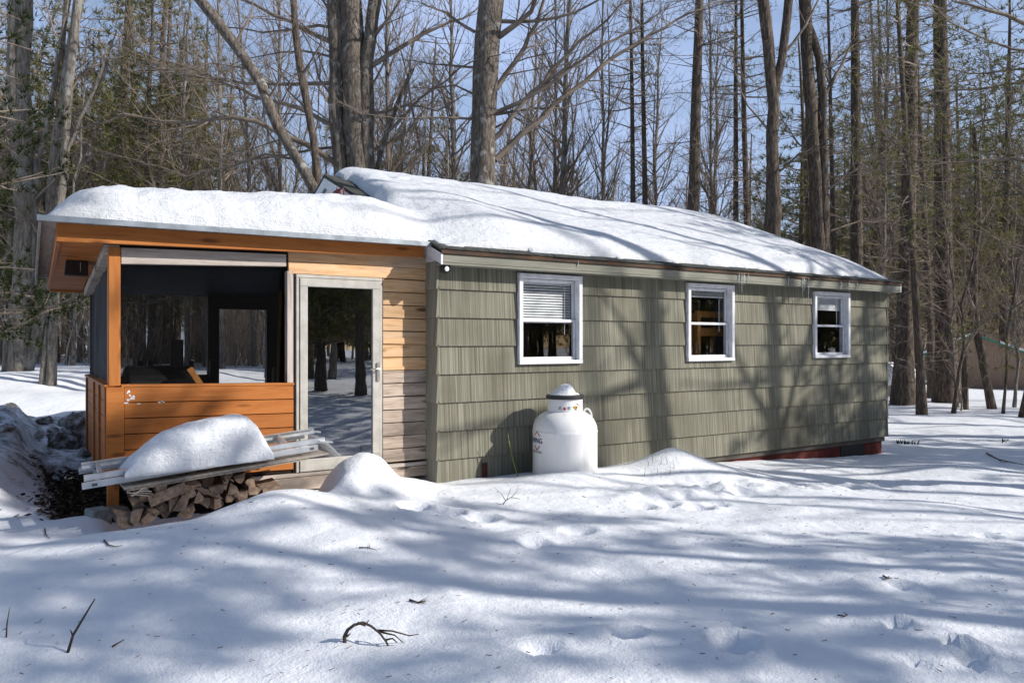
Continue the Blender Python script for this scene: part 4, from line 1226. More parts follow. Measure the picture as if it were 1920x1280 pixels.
for side in (0, 1):
    q = MB(); c = ra + bl_ * (.03 + side * .36) + nl * .050 + dl * Ll; q.bar(c - dl * .06, c + dl * .07 - nl * .03, .03, .012, nl); q.build('foot_hook', M['alu'], lad)

# the loaf of snow on the ladder
U0, U1 = wy(233, 890, -.62), wy(512, 855, -.62)
nu, nv = 70, 30
Ls = (Vector(U1) - Vector(U0)).length; ds = (Vector(U1) - Vector(U0)).normalized()
pv = []; topp = [(0, .02), (.06, .10), (.16, .20), (.28, .295), (.42, .345), (.60, .375), (.78, .385), (.84, .37), (.90, .29), (.95, .17), (1.0, .03)]
tx = [t[0] for t in topp]; tz = [t[1] for t in topp]
V_ = []; Qs = []
for i in range(nu + 1):
    u = i / nu; hh = np.interp(u, tx, tz)
    for j in range(nv + 1):
        v = j / nv; t = abs(2 * v - 1)
        cross = (1 - t ** 3.2) ** .60
        z = hh * cross + .012 * float(fbm(np.array(u * 9), np.array(v * 5), 91, 3)) * min(1, cross * 2)
        yy = -.06 + .60 * v
        if v < .5: yy += .04 * (1 - cross)
        pp_ = Vector(U0) + ds * (u * Ls + .01 * math.sin(v * 9)) + Vector((0, yy, z))
        V_.append(tuple(pp_))
for i in range(nu):
    for j in range(nv):
        a = i * (nv + 1) + j; Qs.append((a, a + nv + 1, a + nv + 2, a + 1))
nb_ = len(V_)
V2 = V_ + [(x, y, z) for x, y, z in [tuple(Vector(U0) + ds * (i / nu * Ls) + Vector((0, -.06 + .60 * j, -.02))) for i in range(nu + 1) for j in (0, 1)]]
for i in range(nu):
    a = i * (nv + 1); b = (i + 1) * (nv + 1); c = nb_ + 2 * i; d = nb_ + 2 * (i + 1)
    Qs.append((a, c, d, b)); Qs.append((a + nv, b + nv, d + 1, c + 1)); Qs.append((c, c + 1, d + 1, d))
me = np_mesh('snow_loaf', V2, quads=np.array(Qs), mats=[M['loaf_snow']], smooth=True)
o = bpy.data.objects.new('snow_loaf', me); COL.objects.link(o); tag(o, 'rounded loaf of packed snow resting on the ladder and plywood', 'snow')

# concrete block and litter in the dug strip
p = wx(184, 905, -3.32)
q = MB(); bxm = Matrix.Rotation(.3, 3, 'Z'); q.obox((p[0], p[1], .12), .16, .2, .2, bxm)
tag(q.build('concrete_block', M['concrete'], None, bevel=.012), 'grey concrete block at the foot of the porch corner post', 'block')


def scatter_leaves(name, pts, size, mat, label, seed):
    r = np.random.default_rng(seed); n = len(pts)
    P = np.asarray(pts); a = r.uniform(0, 6.28, n); s = size * r.uniform(.5, 1.3, n); tl = r.uniform(-.8, .8, n)
    e1 = np.stack([np.cos(a), np.sin(a), tl * .6], 1) * s[:, None]; e2 = np.stack([-np.sin(a), np.cos(a), r.uniform(-.6, .6, n)], 1) * (s * .55)[:, None]
    Vv = np.stack([P - e1, P + e2, P + e1, P - e2], 1).reshape(-1, 3)
    me = np_mesh(name, Vv, quads=np.arange(4 * n).reshape(-1, 4), mats=[mat])
    o = bpy.data.objects.new(name, me); COL.objects.link(o); tag(o, label, None, kind='stuff'); return o


r = np.random.default_rng(2)
lx = -3.25 + r.normal(0, .22, 4200); ly = r.uniform(.2, 3.0, 4200)
scatter_leaves('leaf_litter', np.stack([lx, ly, ground(lx, ly) + r.uniform(.002, .05, len(lx))], 1), .035, M['litter'], 'dark wet leaf litter in the bare strip beside the porch', 3)

# clods thrown up beside the porch
from mathutils import noise as mnoise
CLOD = [(145, 779, 24, 'lumpy grey snow clod with a dirty crust beside the porch side wall', .75), (85, 782, 13, 'low dirty snow clod left of the big one beyond the porch', .5),
        (123, 818, 26, 'brown muddy snow clod nearest the porch corner', 1.1), (10, 797, 12, 'dark muddy clod at the far left edge of the snow bank', .6), (58, 850, 10, 'small dark clod lying on the snow bank left of the porch', .25),
        (70, 815, 9, 'small brown lump on the snow bank above the dark clod', .5), (162, 845, 13, 'muddy clod tight against the porch side boards', .8), (100, 803, 9, 'small mud streaked lump between the two larger clods', .6)]
for i, (px, py, s, lab, hgt) in enumerate(CLOD):
    p = hit(px, py + s * .75); Zd = (p[0] - CAM[0]) * ST + (p[1] - CAM[1]) * CT; rr = s * Zd / F * 1.1
    q = MB(); n1, n2 = 14, 9
    for a_ in range(n2 + 1):
        for b_2 in range(n1):
            th_ = math.pi * a_ / n2; ph = 2 * math.pi * b_2 / n1
            v = Vector((math.sin(th_) * math.cos(ph), math.sin(th_) * math.sin(ph), math.cos(th_) * hgt + .2))
            nn = 1 + .45 * mnoise.noise(v * 1.7 + Vector((i * 5, 0, 0))) + .3 * mnoise.noise(v * 4.1 + Vector((0, i * 3, 0)))
            q.v.append((p[0] + v.x * rr * nn, p[1] + v.y * rr * nn, p[2] + v.z * rr * nn * .9))
    for a_ in range(n2):
        for b_2 in range(n1):
            q.face([a_ * n1 + b_2, a_ * n1 + (b_2 + 1) % n1, (a_ + 1) * n1 + (b_2 + 1) % n1, (a_ + 1) * n1 + b_2])
    tag(q.build('snow_clod', M['clod'], None, smooth=(i % 2 == 0)), lab, 'snow clod', 'dirty clods beside the porch')

# ------------------------------------------------------------------ sticks, weeds and needles on the snow


def gpt(px, py, lift=0.0):
    return hit(px, py, 2.0)


def stick(name, lab, cat, lines, r0, group=None, mat='twig_dark', raise_=None):
    q = MB()
    for li, line in enumerate(lines):
        base = gpt(*line[0]) if li == 0 or raise_ is None else None
        pts = []
        if raise_:   # a stick standing out of the snow: keep it in one vertical plane facing the lens at the base's depth
            b0 = gpt(*lines[0][0]); Zd = (b0[0] - CAM[0]) * ST + (b0[1] - CAM[1]) * CT
            pts = [wd(a, b, Zd + .03 * math.sin(k_ * 1.7 + li)) for k_, (a, b) in enumerate(line)]
            if li == 0: pts[0] = (pts[0][0], pts[0][1], pts[0][2] - .03)
        else:
            pts = [(lambda p: (p[0], p[1], p[2] + .008))(gpt(a, b)) for a, b in line]
        n = len(pts); rr = r0 * (1 if li == 0 else .6)
        q.tube(pts, [rr * (1 - .65 * k_ / max(1, n - 1)) for k_ in range(n)], 6)
    tag(q.build(name, M[mat], None, smooth=True), lab, cat, group)


stick('fallen_branch', 'arched pale branch with twiggy tip lying on the front snow', 'branch',
      [[(647, 1206), (646, 1192), (652, 1180), (664, 1171), (680, 1166), (696, 1173), (712, 1186), (724, 1202), (731, 1217), (733, 1226)], [(706, 1181), (722, 1186), (740, 1190), (756, 1204)], [(706, 1181), (716, 1181), (735, 1182), (768, 1191), (785, 1188)],
       [(722, 1199), (736, 1196), (745, 1204)], [(674, 1168), (684, 1172), (692, 1162)], [(731, 1217), (742, 1216)], [(651, 1192), (657, 1187)]], .011, raise_=True)
stick('stick', 'long straight dark stick standing out of the front snow', 'stick', [[(122, 1228), (137, 1190), (155, 1160), (170, 1135), (178, 1122)], [(136, 1190), (132, 1180)]], .008, 'sticks in the snow', raise_=True)
stick('stick', 'thin upright twig at the far left edge of the front snow', 'stick', [[(11, 1196), (13, 1170), (18, 1138)], [(11, 1178), (4, 1180)]], .005, 'sticks in the snow', raise_=True)
stick('stick', 'short curved twig near the long straight stick', 'stick', [[(211, 1214), (222, 1209), (233, 1202)]], .005, 'sticks in the snow')
stick('stick', 'bent twig lying left of the woodpile foreground', 'stick', [[(195, 1014), (204, 1024), (216, 1027), (230, 1024)]], .006, 'sticks in the snow')
stick('stick', 'small forked twig at the left on shaded snow', 'stick', [[(84, 993), (86, 1005), (94, 1011)]], .005, 'sticks in the snow')
stick('stick', 'reddish twig lying on the sunlit snow before the door', 'stick', [[(673, 1029), (690, 1029), (706, 1034)], [(692, 1030), (693, 1021)]], .005, 'sticks in the snow')
stick('stick', 'curled twig on the shaded snow at the right', 'stick', [[(1570, 1156), (1583, 1159), (1589, 1155), (1581, 1151)]], .005, 'sticks in the snow')
stick('pine_sprig', 'small dark pine sprig lying on the snow in mid yard', 'sprig', [[(768, 1128), (782, 1132), (799, 1130)], [(785, 1131), (797, 1125)], [(784, 1131), (798, 1134)], [(787, 1131), (799, 1127)]], .007)
stick('stick', 'dark scrap of twig on the snow at the right', 'stick', [[(1656, 1083), (1664, 1086), (1672, 1085)], [(1662, 1086), (1668, 1081)]], .007, 'sticks in the snow')
stick('bare_shrub', 'bare forked shrub tips poking from snow left of the gas tank', 'shrub',
      [[(938, 947), (948, 938), (958, 932), (976, 935)], [(948, 938), (940, 925), (925, 912)], [(950, 937), (956, 920), (957, 912)], [(958, 933), (968, 922), (972, 910)], [(940, 945), (928, 942)]], .005, raise_=True)
stick('weed_stalk', 'yellow green weed stalk leaning at the wall left of the tank', 'plant', [[(972, 893), (962, 862), (956, 835), (952, 812)], [(956, 835), (953, 826)]], .007, mat='stem', raise_=True)
for k_, (px, py) in enumerate(((1214, 868), (1222, 863), (1238, 865), (1249, 866), (1231, 884), (1207, 886), (1262, 872), (1255, 884))):
    stick('weed_stalk', 'short grey weed stem poking from the snow mound right of the tank', 'plant', [[(px, py + 7), (px + 2, py), (px - 1 + k_ % 3 * 2, py - 11)]], .0035, 'weeds on the snow mound', raise_=True)
stick('fallen_branch', 'thin bare branch lying on the snow at the far right', 'branch', [[(1850, 850), (1872, 862), (1900, 868), (1920, 872)], [(1872, 862), (1880, 868), (1895, 866)]], .012)
rs = random.Random(31)
for (cx_, cy_, w_, lab) in ((1702, 832, 20, 'tiny dark evergreen seedling poking through snow right of the cottage'), (1885, 828, 7, 'tiny pair of evergreen shoots near the right edge')):
    b0 = gpt(cx_, cy_); Zd = (b0[0] - CAM[0]) * ST + (b0[1] - CAM[1]) * CT; q = MB()
    for k_ in range(46 if w_ > 10 else 16):
        a = wd(cx_ + rs.uniform(-w_, w_), cy_ + rs.uniform(-1, 3), Zd + rs.uniform(-.15, .15)); q.tube([a, (a[0] + rs.uniform(-.05, .05), a[1], a[2] + rs.uniform(.03, .10))], [.008, .003], 4)
    tag(q.build('seedling', M['needle_dark'], None), lab, 'seedling', 'seedlings in the snow')
# fallen needles
r = np.random.default_rng(5)
n = 1000
nxp = r.uniform(-5.5, 8, n); nyp = r.uniform(-6.2, -.9, n); a = r.uniform(0, 6.28, n); L = r.uniform(.006, .018, n); w = .0009
P = np.stack([nxp, nyp, ground(nxp, nyp) + .006], 1); dv = np.stack([np.cos(a), np.sin(a), 0 * a], 1); pv_ = np.stack([-np.sin(a), np.cos(a), 0 * a], 1)
Vv = np.stack([P - dv * L[:, None] - pv_ * w, P + dv * L[:, None] - pv_ * w, P + dv * L[:, None] + pv_ * w + np.array([0, 0, .004]), P - dv * L[:, None] + pv_ * w + np.array([0, 0, .004])], 1).reshape(-1, 3)
me = np_mesh('needle_litter', Vv, quads=np.arange(4 * n).reshape(-1, 4), mats=[M['debris']])
o = bpy.data.objects.new('needle_litter', me); COL.objects.link(o); tag(o, 'fallen pine needles strewn over the front snow', None, kind='stuff')

# ------------------------------------------------------------------ trees
def vadd(a, b, s=1.0): return (a[0] + b[0] * s, a[1] + b[1] * s, a[2] + b[2] * s)
def vnorm(a):
    l = math.sqrt(a[0] * a[0] + a[1] * a[1] + a[2] * a[2]) or 1.0
    return (a[0] / l, a[1] / l, a[2] / l)
def vlen(a, b): return math.sqrt((a[0] - b[0]) ** 2 + (a[1] - b[1]) ** 2 + (a[2] - b[2]) ** 2)


class Tree:
    """collects round twig pieces, needle tufts and dead leaves, then turns them into one crown mesh"""
    def __init__(self, seed):
        self.r = random.Random(seed); self.seg = []; self.tuft = []; self.leaf = []

    def rdir(self):
        r = self.r
        return vnorm((r.gauss(0, 1), r.gauss(0, 1), r.gauss(0, 1)))

    def limb(self, p, d, L, rad, lvl, o):
        r = self.r
        sl = o['seg'] * (1 if lvl == 0 else .75 if lvl == 1 else .6)
        n = max(2, min(9, int(L / sl)))
        st = L / n; wob = o['wob'] * (1 + .3 * lvl); up = o['up'][min(lvl, 2)]
        pts = [p]; d0 = d
        for i in range(n):
            k = self.rdir()
            d = vnorm((d[0] + k[0] * wob, d[1] + k[1] * wob, d[2] + k[2] * wob + up))
            q = vadd(p, d, st)
            ra = rad * (1 - .82 * i / n); rb = rad * (1 - .82 * (i + 1) / n)
            self.seg.append((p, q, ra, rb)); p = q; pts.append(p)
            if lvl < o['lv']:
                e = o['den'][lvl] * st; c = int(e) + (r.random() < e - int(e))
                if i == 0 and lvl == 0: c = 0
                for _ in range(c):
                    t = r.random(); b = vadd(pts[-2], d, st * t)
                    k = self.rdir(); s = o['spread']
                    if o.get('flat'): k = (k[0], k[1], k[2] * o['flat'])
                    dd = vnorm((d[0] * (1 - .4 * s) + k[0] * s, d[1] * (1 - .4 * s) + k[1] * s, d[2] * (1 - .4 * s) + k[2] * s + o['lift']))
                    ll = L * o['rat'][lvl] * r.uniform(.5, 1.25) * (1 - .45 * (i / n))
                    self.limb(b, dd, max(.12, ll), max(o['min'], rb * .55), lvl + 1, o)
            if o.get('tuft') and lvl >= o.get('tl', 1) and (i >= n * o.get('t0', .25)):
                for _ in range(o['tuft']):
                    k = self.rdir(); self.tuft.append((vadd(p, k, .10), vnorm((d[0] + k[0] * .9, d[1] + k[1] * .9, d[2] + k[2] * .9 + .25))))
            if o.get('leaf') and lvl >= 1 and r.random() < o['leaf']:
                self.leaf.append(vadd(p, self.rdir(), .06))

    def mesh(self, name, mats, tsize=.16, tn=7, tw=.016, lsize=.055, thick=1.0):
        Vs = []; Qs = []; Ts = []; mq = []; mt = []; off = 0
        A = np.array([[*s[0], *s[1], s[2], s[3]] for s in self.seg])
        A[:, 6:] *= thick
        rng = np.random.default_rng(len(A))
        for lo, hi, k in ((0, .014, 3), (.014, .05, 5), (.05, 9, 9)):
            m = (A[:, 6] >= lo) & (A[:, 6] < hi); B = A[m]
            if not len(B): continue
            p, q = B[:, :3], B[:, 3:6]; d = q - p; l = np.linalg.norm(d, axis=1, keepdims=True); d = d / np.maximum(l, 1e-6)
            q = q + d * (B[:, 7:8] * .5)
            ref = np.where(np.abs(d[:, 2:3]) > .9, np.array([[1.0, 0, 0]]), np.array([[0, 0, 1.0]]))
            s = np.cross(d, ref); s /= np.linalg.norm(s, axis=1, keepdims=True); u = np.cross(d, s)
            ang = 2 * np.pi * np.arange(k) / k
            ring = s[:, None, :] * np.cos(ang)[None, :, None] + u[:, None, :] * np.sin(ang)[None, :, None]
            v0 = p[:, None, :] + ring * B[:, 6][:, None, None]; v1 = q[:, None, :] + ring * B[:, 7][:, None, None]
            Vv = np.concatenate([v0, v1], 1).reshape(-1, 3)
            b = off + np.arange(len(B))[:, None] * (2 * k)
            kk = np.arange(k)[None, :]; k2 = (np.arange(k) + 1)[None, :] % k
            Qs.append(np.stack([b + kk, b + k2, b + k + k2, b + k + kk], -1).reshape(-1, 4)); mq.append(np.zeros(len(B) * k, np.int32))
            Vs.append(Vv); off += len(Vv)
        if self.tuft:
            P = np.array([t[0] for t in self.tuft]); D = np.array([t[1] for t in self.tuft]); n = len(P)
            for j in range(tn):
                R = rng.normal(size=(n, 3)); d = D + R * .55; d /= np.linalg.norm(d, axis=1, keepdims=True)
                s = np.cross(d, rng.normal(size=(n, 3))); s /= np.maximum(np.linalg.norm(s, axis=1, keepdims=True), 1e-6)
                L = tsize * rng.uniform(.7, 1.25, (n, 1))
                Vv = np.stack([P - s * tw * .5, P + s * tw * .5, P + d * L], 1).reshape(-1, 3)
                Ts.append(off + np.arange(3 * n).reshape(-1, 3)); mt.append(np.ones(n, np.int32)); Vs.append(Vv); off += len(Vv)
        if self.leaf:
            P = np.array(self.leaf); n = len(P); d = rng.normal(size=(n, 3)); d[:, 2] -= .6; d /= np.linalg.norm(d, axis=1, keepdims=True)
            s = np.cross(d, rng.normal(size=(n, 3))); s /= np.maximum(np.linalg.norm(s, axis=1, keepdims=True), 1e-6)
            L = lsize * rng.uniform(.6, 1.3, (n, 1))
            Vv = np.stack([P, P + d * L * .5 + s * L * .35, P + d * L, P + d * L * .5 - s * L * .35], 1).reshape(-1, 3)
            Qs.append(off + np.arange(4 * n).reshape(-1, 4)); mq.append(np.ones(n, np.int32)); Vs.append(Vv); off += len(Vv)
        return np_mesh(name, np.concatenate(Vs), quads=np.concatenate(Qs) if Qs else None, tris=np.concatenate(Ts) if Ts else None,
                       mq=np.concatenate(mq) if mq else None, mt=np.concatenate(mt) if mt else None, mats=mats)


def trunk_rings(mb, pts, rad, n=14, seed=0, ridge=.07):
    b = len(mb.v); pts = [Vector(p) for p in pts]
    for i, p in enumerate(pts):
        d = (pts[min(i + 1, len(pts) - 1)] - pts[max(i - 1, 0)]).normalized()
        s = d.cross(Vector((0, 1, .05))).normalized(); u = s.cross(d)
        for k in range(n):
            a = 2 * math.pi * k / n
            f = 1 + ridge * 2 * mnoise.noise(Vector((math.cos(a) * 1.6 + seed, math.sin(a) * 1.6, i * .35))) + ridge * mnoise.noise(Vector((math.cos(a) * 4 + seed, math.sin(a) * 4, i * .8)))
            mb.v.append(tuple(p + (s * math.cos(a) + u * math.sin(a)) * (rad[i] * f)))
    for i in range(len(pts) - 1):
        for k in range(n):
            k2 = (k + 1) % n
            mb.face([b + i * n + k, b + i * n + k2, b + (i + 1) * n + k2, b + (i + 1) * n + k])
    mb.face([b + (len(pts) - 1) * n + k for k in range(n)])


def mb_mesh(mb, name, mat):
    me = bpy.data.meshes.new(name); me.from_pydata(mb.v, [], mb.f); me.materials.append(mat)
    me.polygons.foreach_set('use_smooth', [True] * len(mb.f)); me.update(); return me


def spine(rnd, H, bend, n=14):
    x = y = 0.0; pts = []; ax, ay = rnd.uniform(-1, 1) * bend, rnd.uniform(-1, 1) * bend
    for i in range(n + 1):
        t = i / n
        pts.append((x + ax * t * t * H * .1, y + ay * t * t * H * .1, t * H - (.25 if i == 0 else 0)))
        x += rnd.gauss(0, bend * .06); y += rnd.gauss(0, bend * .06)
    return pts


def along(pts, z):
    for a, b in zip(pts, pts[1:]):
        if b[2] >= z:
            t = (z - a[2]) / max(1e-6, b[2] - a[2]); return (a[0] + (b[0] - a[0]) * t, a[1] + (b[1] - a[1]) * t, z)
    return pts[-1]


PROTO = {}


def proto(key, kind, seed, H, R, mats, **kw):
    rnd = random.Random(seed); T = Tree(seed + 1)
    pts = spine(rnd, H, kw.get('bend', .6))
    rad = [R * ((1 - .88 * (i / 14)) ** .8) * (1.45 if i == 0 else 1) for i in range(15)]
    mb = MB(); trunk_rings(mb, pts, rad, kw.get('n', 12), seed)
    rz = lambda z: R * (1 - .88 * z / H) ** .8
    if kind == 'hardwood':
        o = dict(seg=.55, wob=.13, up=(.05, .03, .03), den=(3.2, 4.6), rat=(.47, .44), spread=.62, lift=.18, lv=2, min=.0062)
        nb = kw.get('nb', 54)
        for i in range(nb):
            z = H * (kw.get('f0', .22) + (1 - kw.get('f0', .22)) * (i + rnd.random()) / nb * .98)
            a = rnd.uniform(0, 6.283); el = rnd.uniform(.35, .95) + .3 * z / H
            L = kw.get('bl', .30) * (H - z * .75) * rnd.uniform(.6, 1.2)
            T.limb(along(pts, z), (math.cos(a) * math.cos(el), math.sin(a) * math.cos(el), math.sin(el)), L, max(.012, rz(z) * .42), 0, o)
    elif kind == 'deadpine':
        o = dict(seg=.35, wob=.12, up=(.015, .0, .0), den=(4.5, 5.5), rat=(.38, .45), spread=.75, lift=.02, lv=2, min=.0055, flat=.6)
        z = kw.get('z0', 1.2)
        while z < H * kw.get('fg', .6):
            for _ in range(rnd.choice((2, 3, 3, 4))):
                a = rnd.uniform(0, 6.283); el = rnd.uniform(-.25, .30)
                T.limb(along(pts, z), (math.cos(a) * math.cos(el), math.sin(a) * math.cos(el), math.sin(el)), rnd.uniform(.7, kw.get('bl', 2.3)), rnd.uniform(.010, .020), 0, o)
            z += rnd.uniform(.22, .45)
        kind = 'pine'; kw['zf'] = H * kw.get('fg', .6)
    if kind == 'pine':
        o = dict(seg=.4, wob=.10, up=(.02, .03, .04), den=(2.6, 2.0), rat=(.36, .4), spread=.8, lift=.05, lv=kw.get('plv', 1), min=.004, flat=.35, tuft=kw.get('tuft', 3), tl=1, t0=.05)
        z = kw.get('zf', 3.0)
        while z < H * .98:
            for _ in range(kw.get('wh', 4)):
                a = rnd.uniform(0, 6.283); el = rnd.uniform(-.15, .35)
                L = min(kw.get('pl', 3.2), .32 * (H - z) + .5) * rnd.uniform(.6, 1.15)
                T.limb(along(pts, z + rnd.uniform(-.1, .1)), (math.cos(a) * math.cos(el), math.sin(a) * math.cos(el), math.sin(el)), L, .012 + .008 * L, 0, o)
            z += rnd.uniform(.5, .85)
    if kind == 'limb':
        o = dict(seg=.6, wob=.12, up=(.04, .03, .03), den=(1.1, 1.5), rat=(.42, .40), spread=.6, lift=.15, lv=1, min=.014)
        for i in range(15):
            z = H * (.2 + .78 * (i + rnd.random()) / 15); a = rnd.uniform(0, 6.283); el = rnd.uniform(.15, .8)
            T.limb(along(pts, z), (math.cos(a) * math.cos(el), math.sin(a) * math.cos(el), math.sin(el)), rnd.uniform(2.2, 4.5) * (1.1 - .6 * z / H), max(.03, rz(z) * .5), 0, o)
    if kind == 'sapling':
        o = dict(seg=.3, wob=.12, up=(.06, .05, .04), den=(4.0, 4.5), rat=(.42, .45), spread=.55, lift=.2, lv=kw.get('lv', 1), min=.005, leaf=kw.get('leaf', 0))
        nb = kw.get('nb', 22)
        for i in range(nb):
            z = H * (.12 + .86 * (i + rnd.random()) / nb); a = rnd.uniform(0, 6.283); el = rnd.uniform(.3, 1.1)
            T.limb(along(pts, z), (math.cos(a) * math.cos(el), math.sin(a) * math.cos(el), math.sin(el)), kw.get('bl', .28) * (H - z * .7) * rnd.uniform(.5, 1.2), max(.006, rz(z) * .45), 0, o)
    if kind == 'shrub':
        o = dict(seg=.25, wob=.13, up=(.06, .03, .02), den=(4.0, 4.0), rat=(.38, .4), spread=.6, lift=.12, lv=2, min=.005, leaf=kw.get('leaf', 0))
        for i in range(kw.get('nb', 14)):
            a = rnd.uniform(0, 6.283); q = rnd.uniform(0, kw.get('w', .9)); el = rnd.uniform(.9, 1.5)
            T.limb((q * math.cos(a), q * math.sin(a), -.1), (math.cos(a) * math.cos(el), math.sin(a) * math.cos(el), math.sin(el)), H * rnd.uniform(.5, 1.1), rnd.uniform(.008, .02), 0, o)
    PROTO[key] = (mb_mesh(mb, 'trunk', mats[0]) if kind != 'shrub' else None, T.mesh('crown', mats[1:], **kw.get('mesh', {})), R, H)
    return len(T.seg), len(T.tuft)


B1 = [M['bark_grey'], M['twig'], M['dead_leaf']]
B2 = [M['bark_brown'], M['twig'], M['needle']]
B3 = [M['bark_brown'], M['twig_pale'], M['needle']]
for i in range(4):
    proto('hard%d' % i, 'hardwood', 100 + i, 17 + i, .17, B1, bend=.9)
for i in range(3):
    proto('dead%d' % i, 'deadpine', 200 + i, 19, .22, B3 if i == 1 else B2, bend=.25, fg=.52 + .06 * i, z0=1.0 + .3 * i, pl=2.8, bl=2.4)
for i in range(3):
    proto('pine%d' % i, 'pine', 300 + i, 16, .2, B2, bend=.4, zf=2.6 + i, wh=5, pl=3.8, tuft=3, mesh=dict(tsize=.30, tn=9, tw=.030))
proto('hemlock0', 'pine', 340, 13, .17, [M['bark_brown'], M['twig'], M['needle_dark']], bend=.3, zf=1.6, wh=6, pl=3.4, tuft=3, mesh=dict(tsize=.24, tn=9, tw=.030))
for i in range(4):
    proto('sap%d' % i, 'sapling', 400 + i, 9 + i * .8, .055, [M['bark_grey'] if i % 2 else M['bark_brown'], M['twig'], M['dead_leaf']], bend=1.2, n=8, nb=24, lv=2)
for i in range(2):
    proto('beech%d' % i, 'sapling', 430 + i, 6, .04, [M['bark_pale'], M['twig_pale'], M['dead_leaf']], bend=1.2, n=8, nb=26, lv=2, leaf=.55, bl=.36)
for i in range(2):
    proto('pale%d' % i, 'hardwood', 470 + i, 15 + 2 * i, .10, [M['bark_pale'], M['twig_pale'], M['dead_leaf']], bend=1.0, f0=.12)
for i in range(2):
    proto('limb%d' % i, 'limb', 490 + i, 17, .22, B1, bend=.8)
proto('slim0', 'pine', 482, 14, .16, B2, bend=.15, zf=2.0, wh=6, pl=1.7, tuft=5, mesh=dict(tsize=.3, tn=9, tw=.035))
proto('top0', 'pine', 483, 9.6, .12, B2, bend=.15, zf=7.3, wh=7, pl=1.3, tuft=6, mesh=dict(tsize=.3, tn=9, tw=.035))
proto('yard0', 'pine', 480, 15, .2, B2, bend=.3, zf=1.8, wh=7, pl=4.2, tuft=5, mesh=dict(tsize=.3, tn=9, tw=.035))
for i in range(3):
    proto('brush%d' % i, 'shrub', 450 + i, 2.6 + .5 * i, .1, [M['bark_grey'], M['twig_pale'] if i else M['twig'], M['dead_leaf']], leaf=.12 if i == 2 else 0)


def plant(name, key, x, y, s, rz, label, cat, group=None, lean=(0, 0), sz=None, z=None, parent=None):
    tm, cm, R, H = PROTO[key]
    zz = gz(x, y) if z is None else z
    if parent is None:
        t = empty(name, (x, y, zz), label, cat, group); P = t
        t.rotation_euler = (lean[0], lean[1], rz); t.scale = (s, s, sz or s)
        loc = None
    else:
        P = parent; loc = Matrix.LocRotScale(Vector((x, y, zz)) - parent.location, None, None)
        loc = loc @ Matrix.Rotation(lean[0], 4, 'X') @ Matrix.Rotation(lean[1], 4, 'Y') @ Matrix.Rotation(rz, 4, 'Z') @ Matrix.Diagonal((s, s, sz or s, 1))
    for nm, me in (('trunk', tm), ('crown', cm)):
        if me is None: continue
        o = bpy.data.objects.new(nm, me); COL.objects.link(o); o.parent = P
        if loc is not None: o.matrix_local = loc
    return P


def at_px(px, Z):
    p = wd(px, 640, Z); return p[0], p[1]


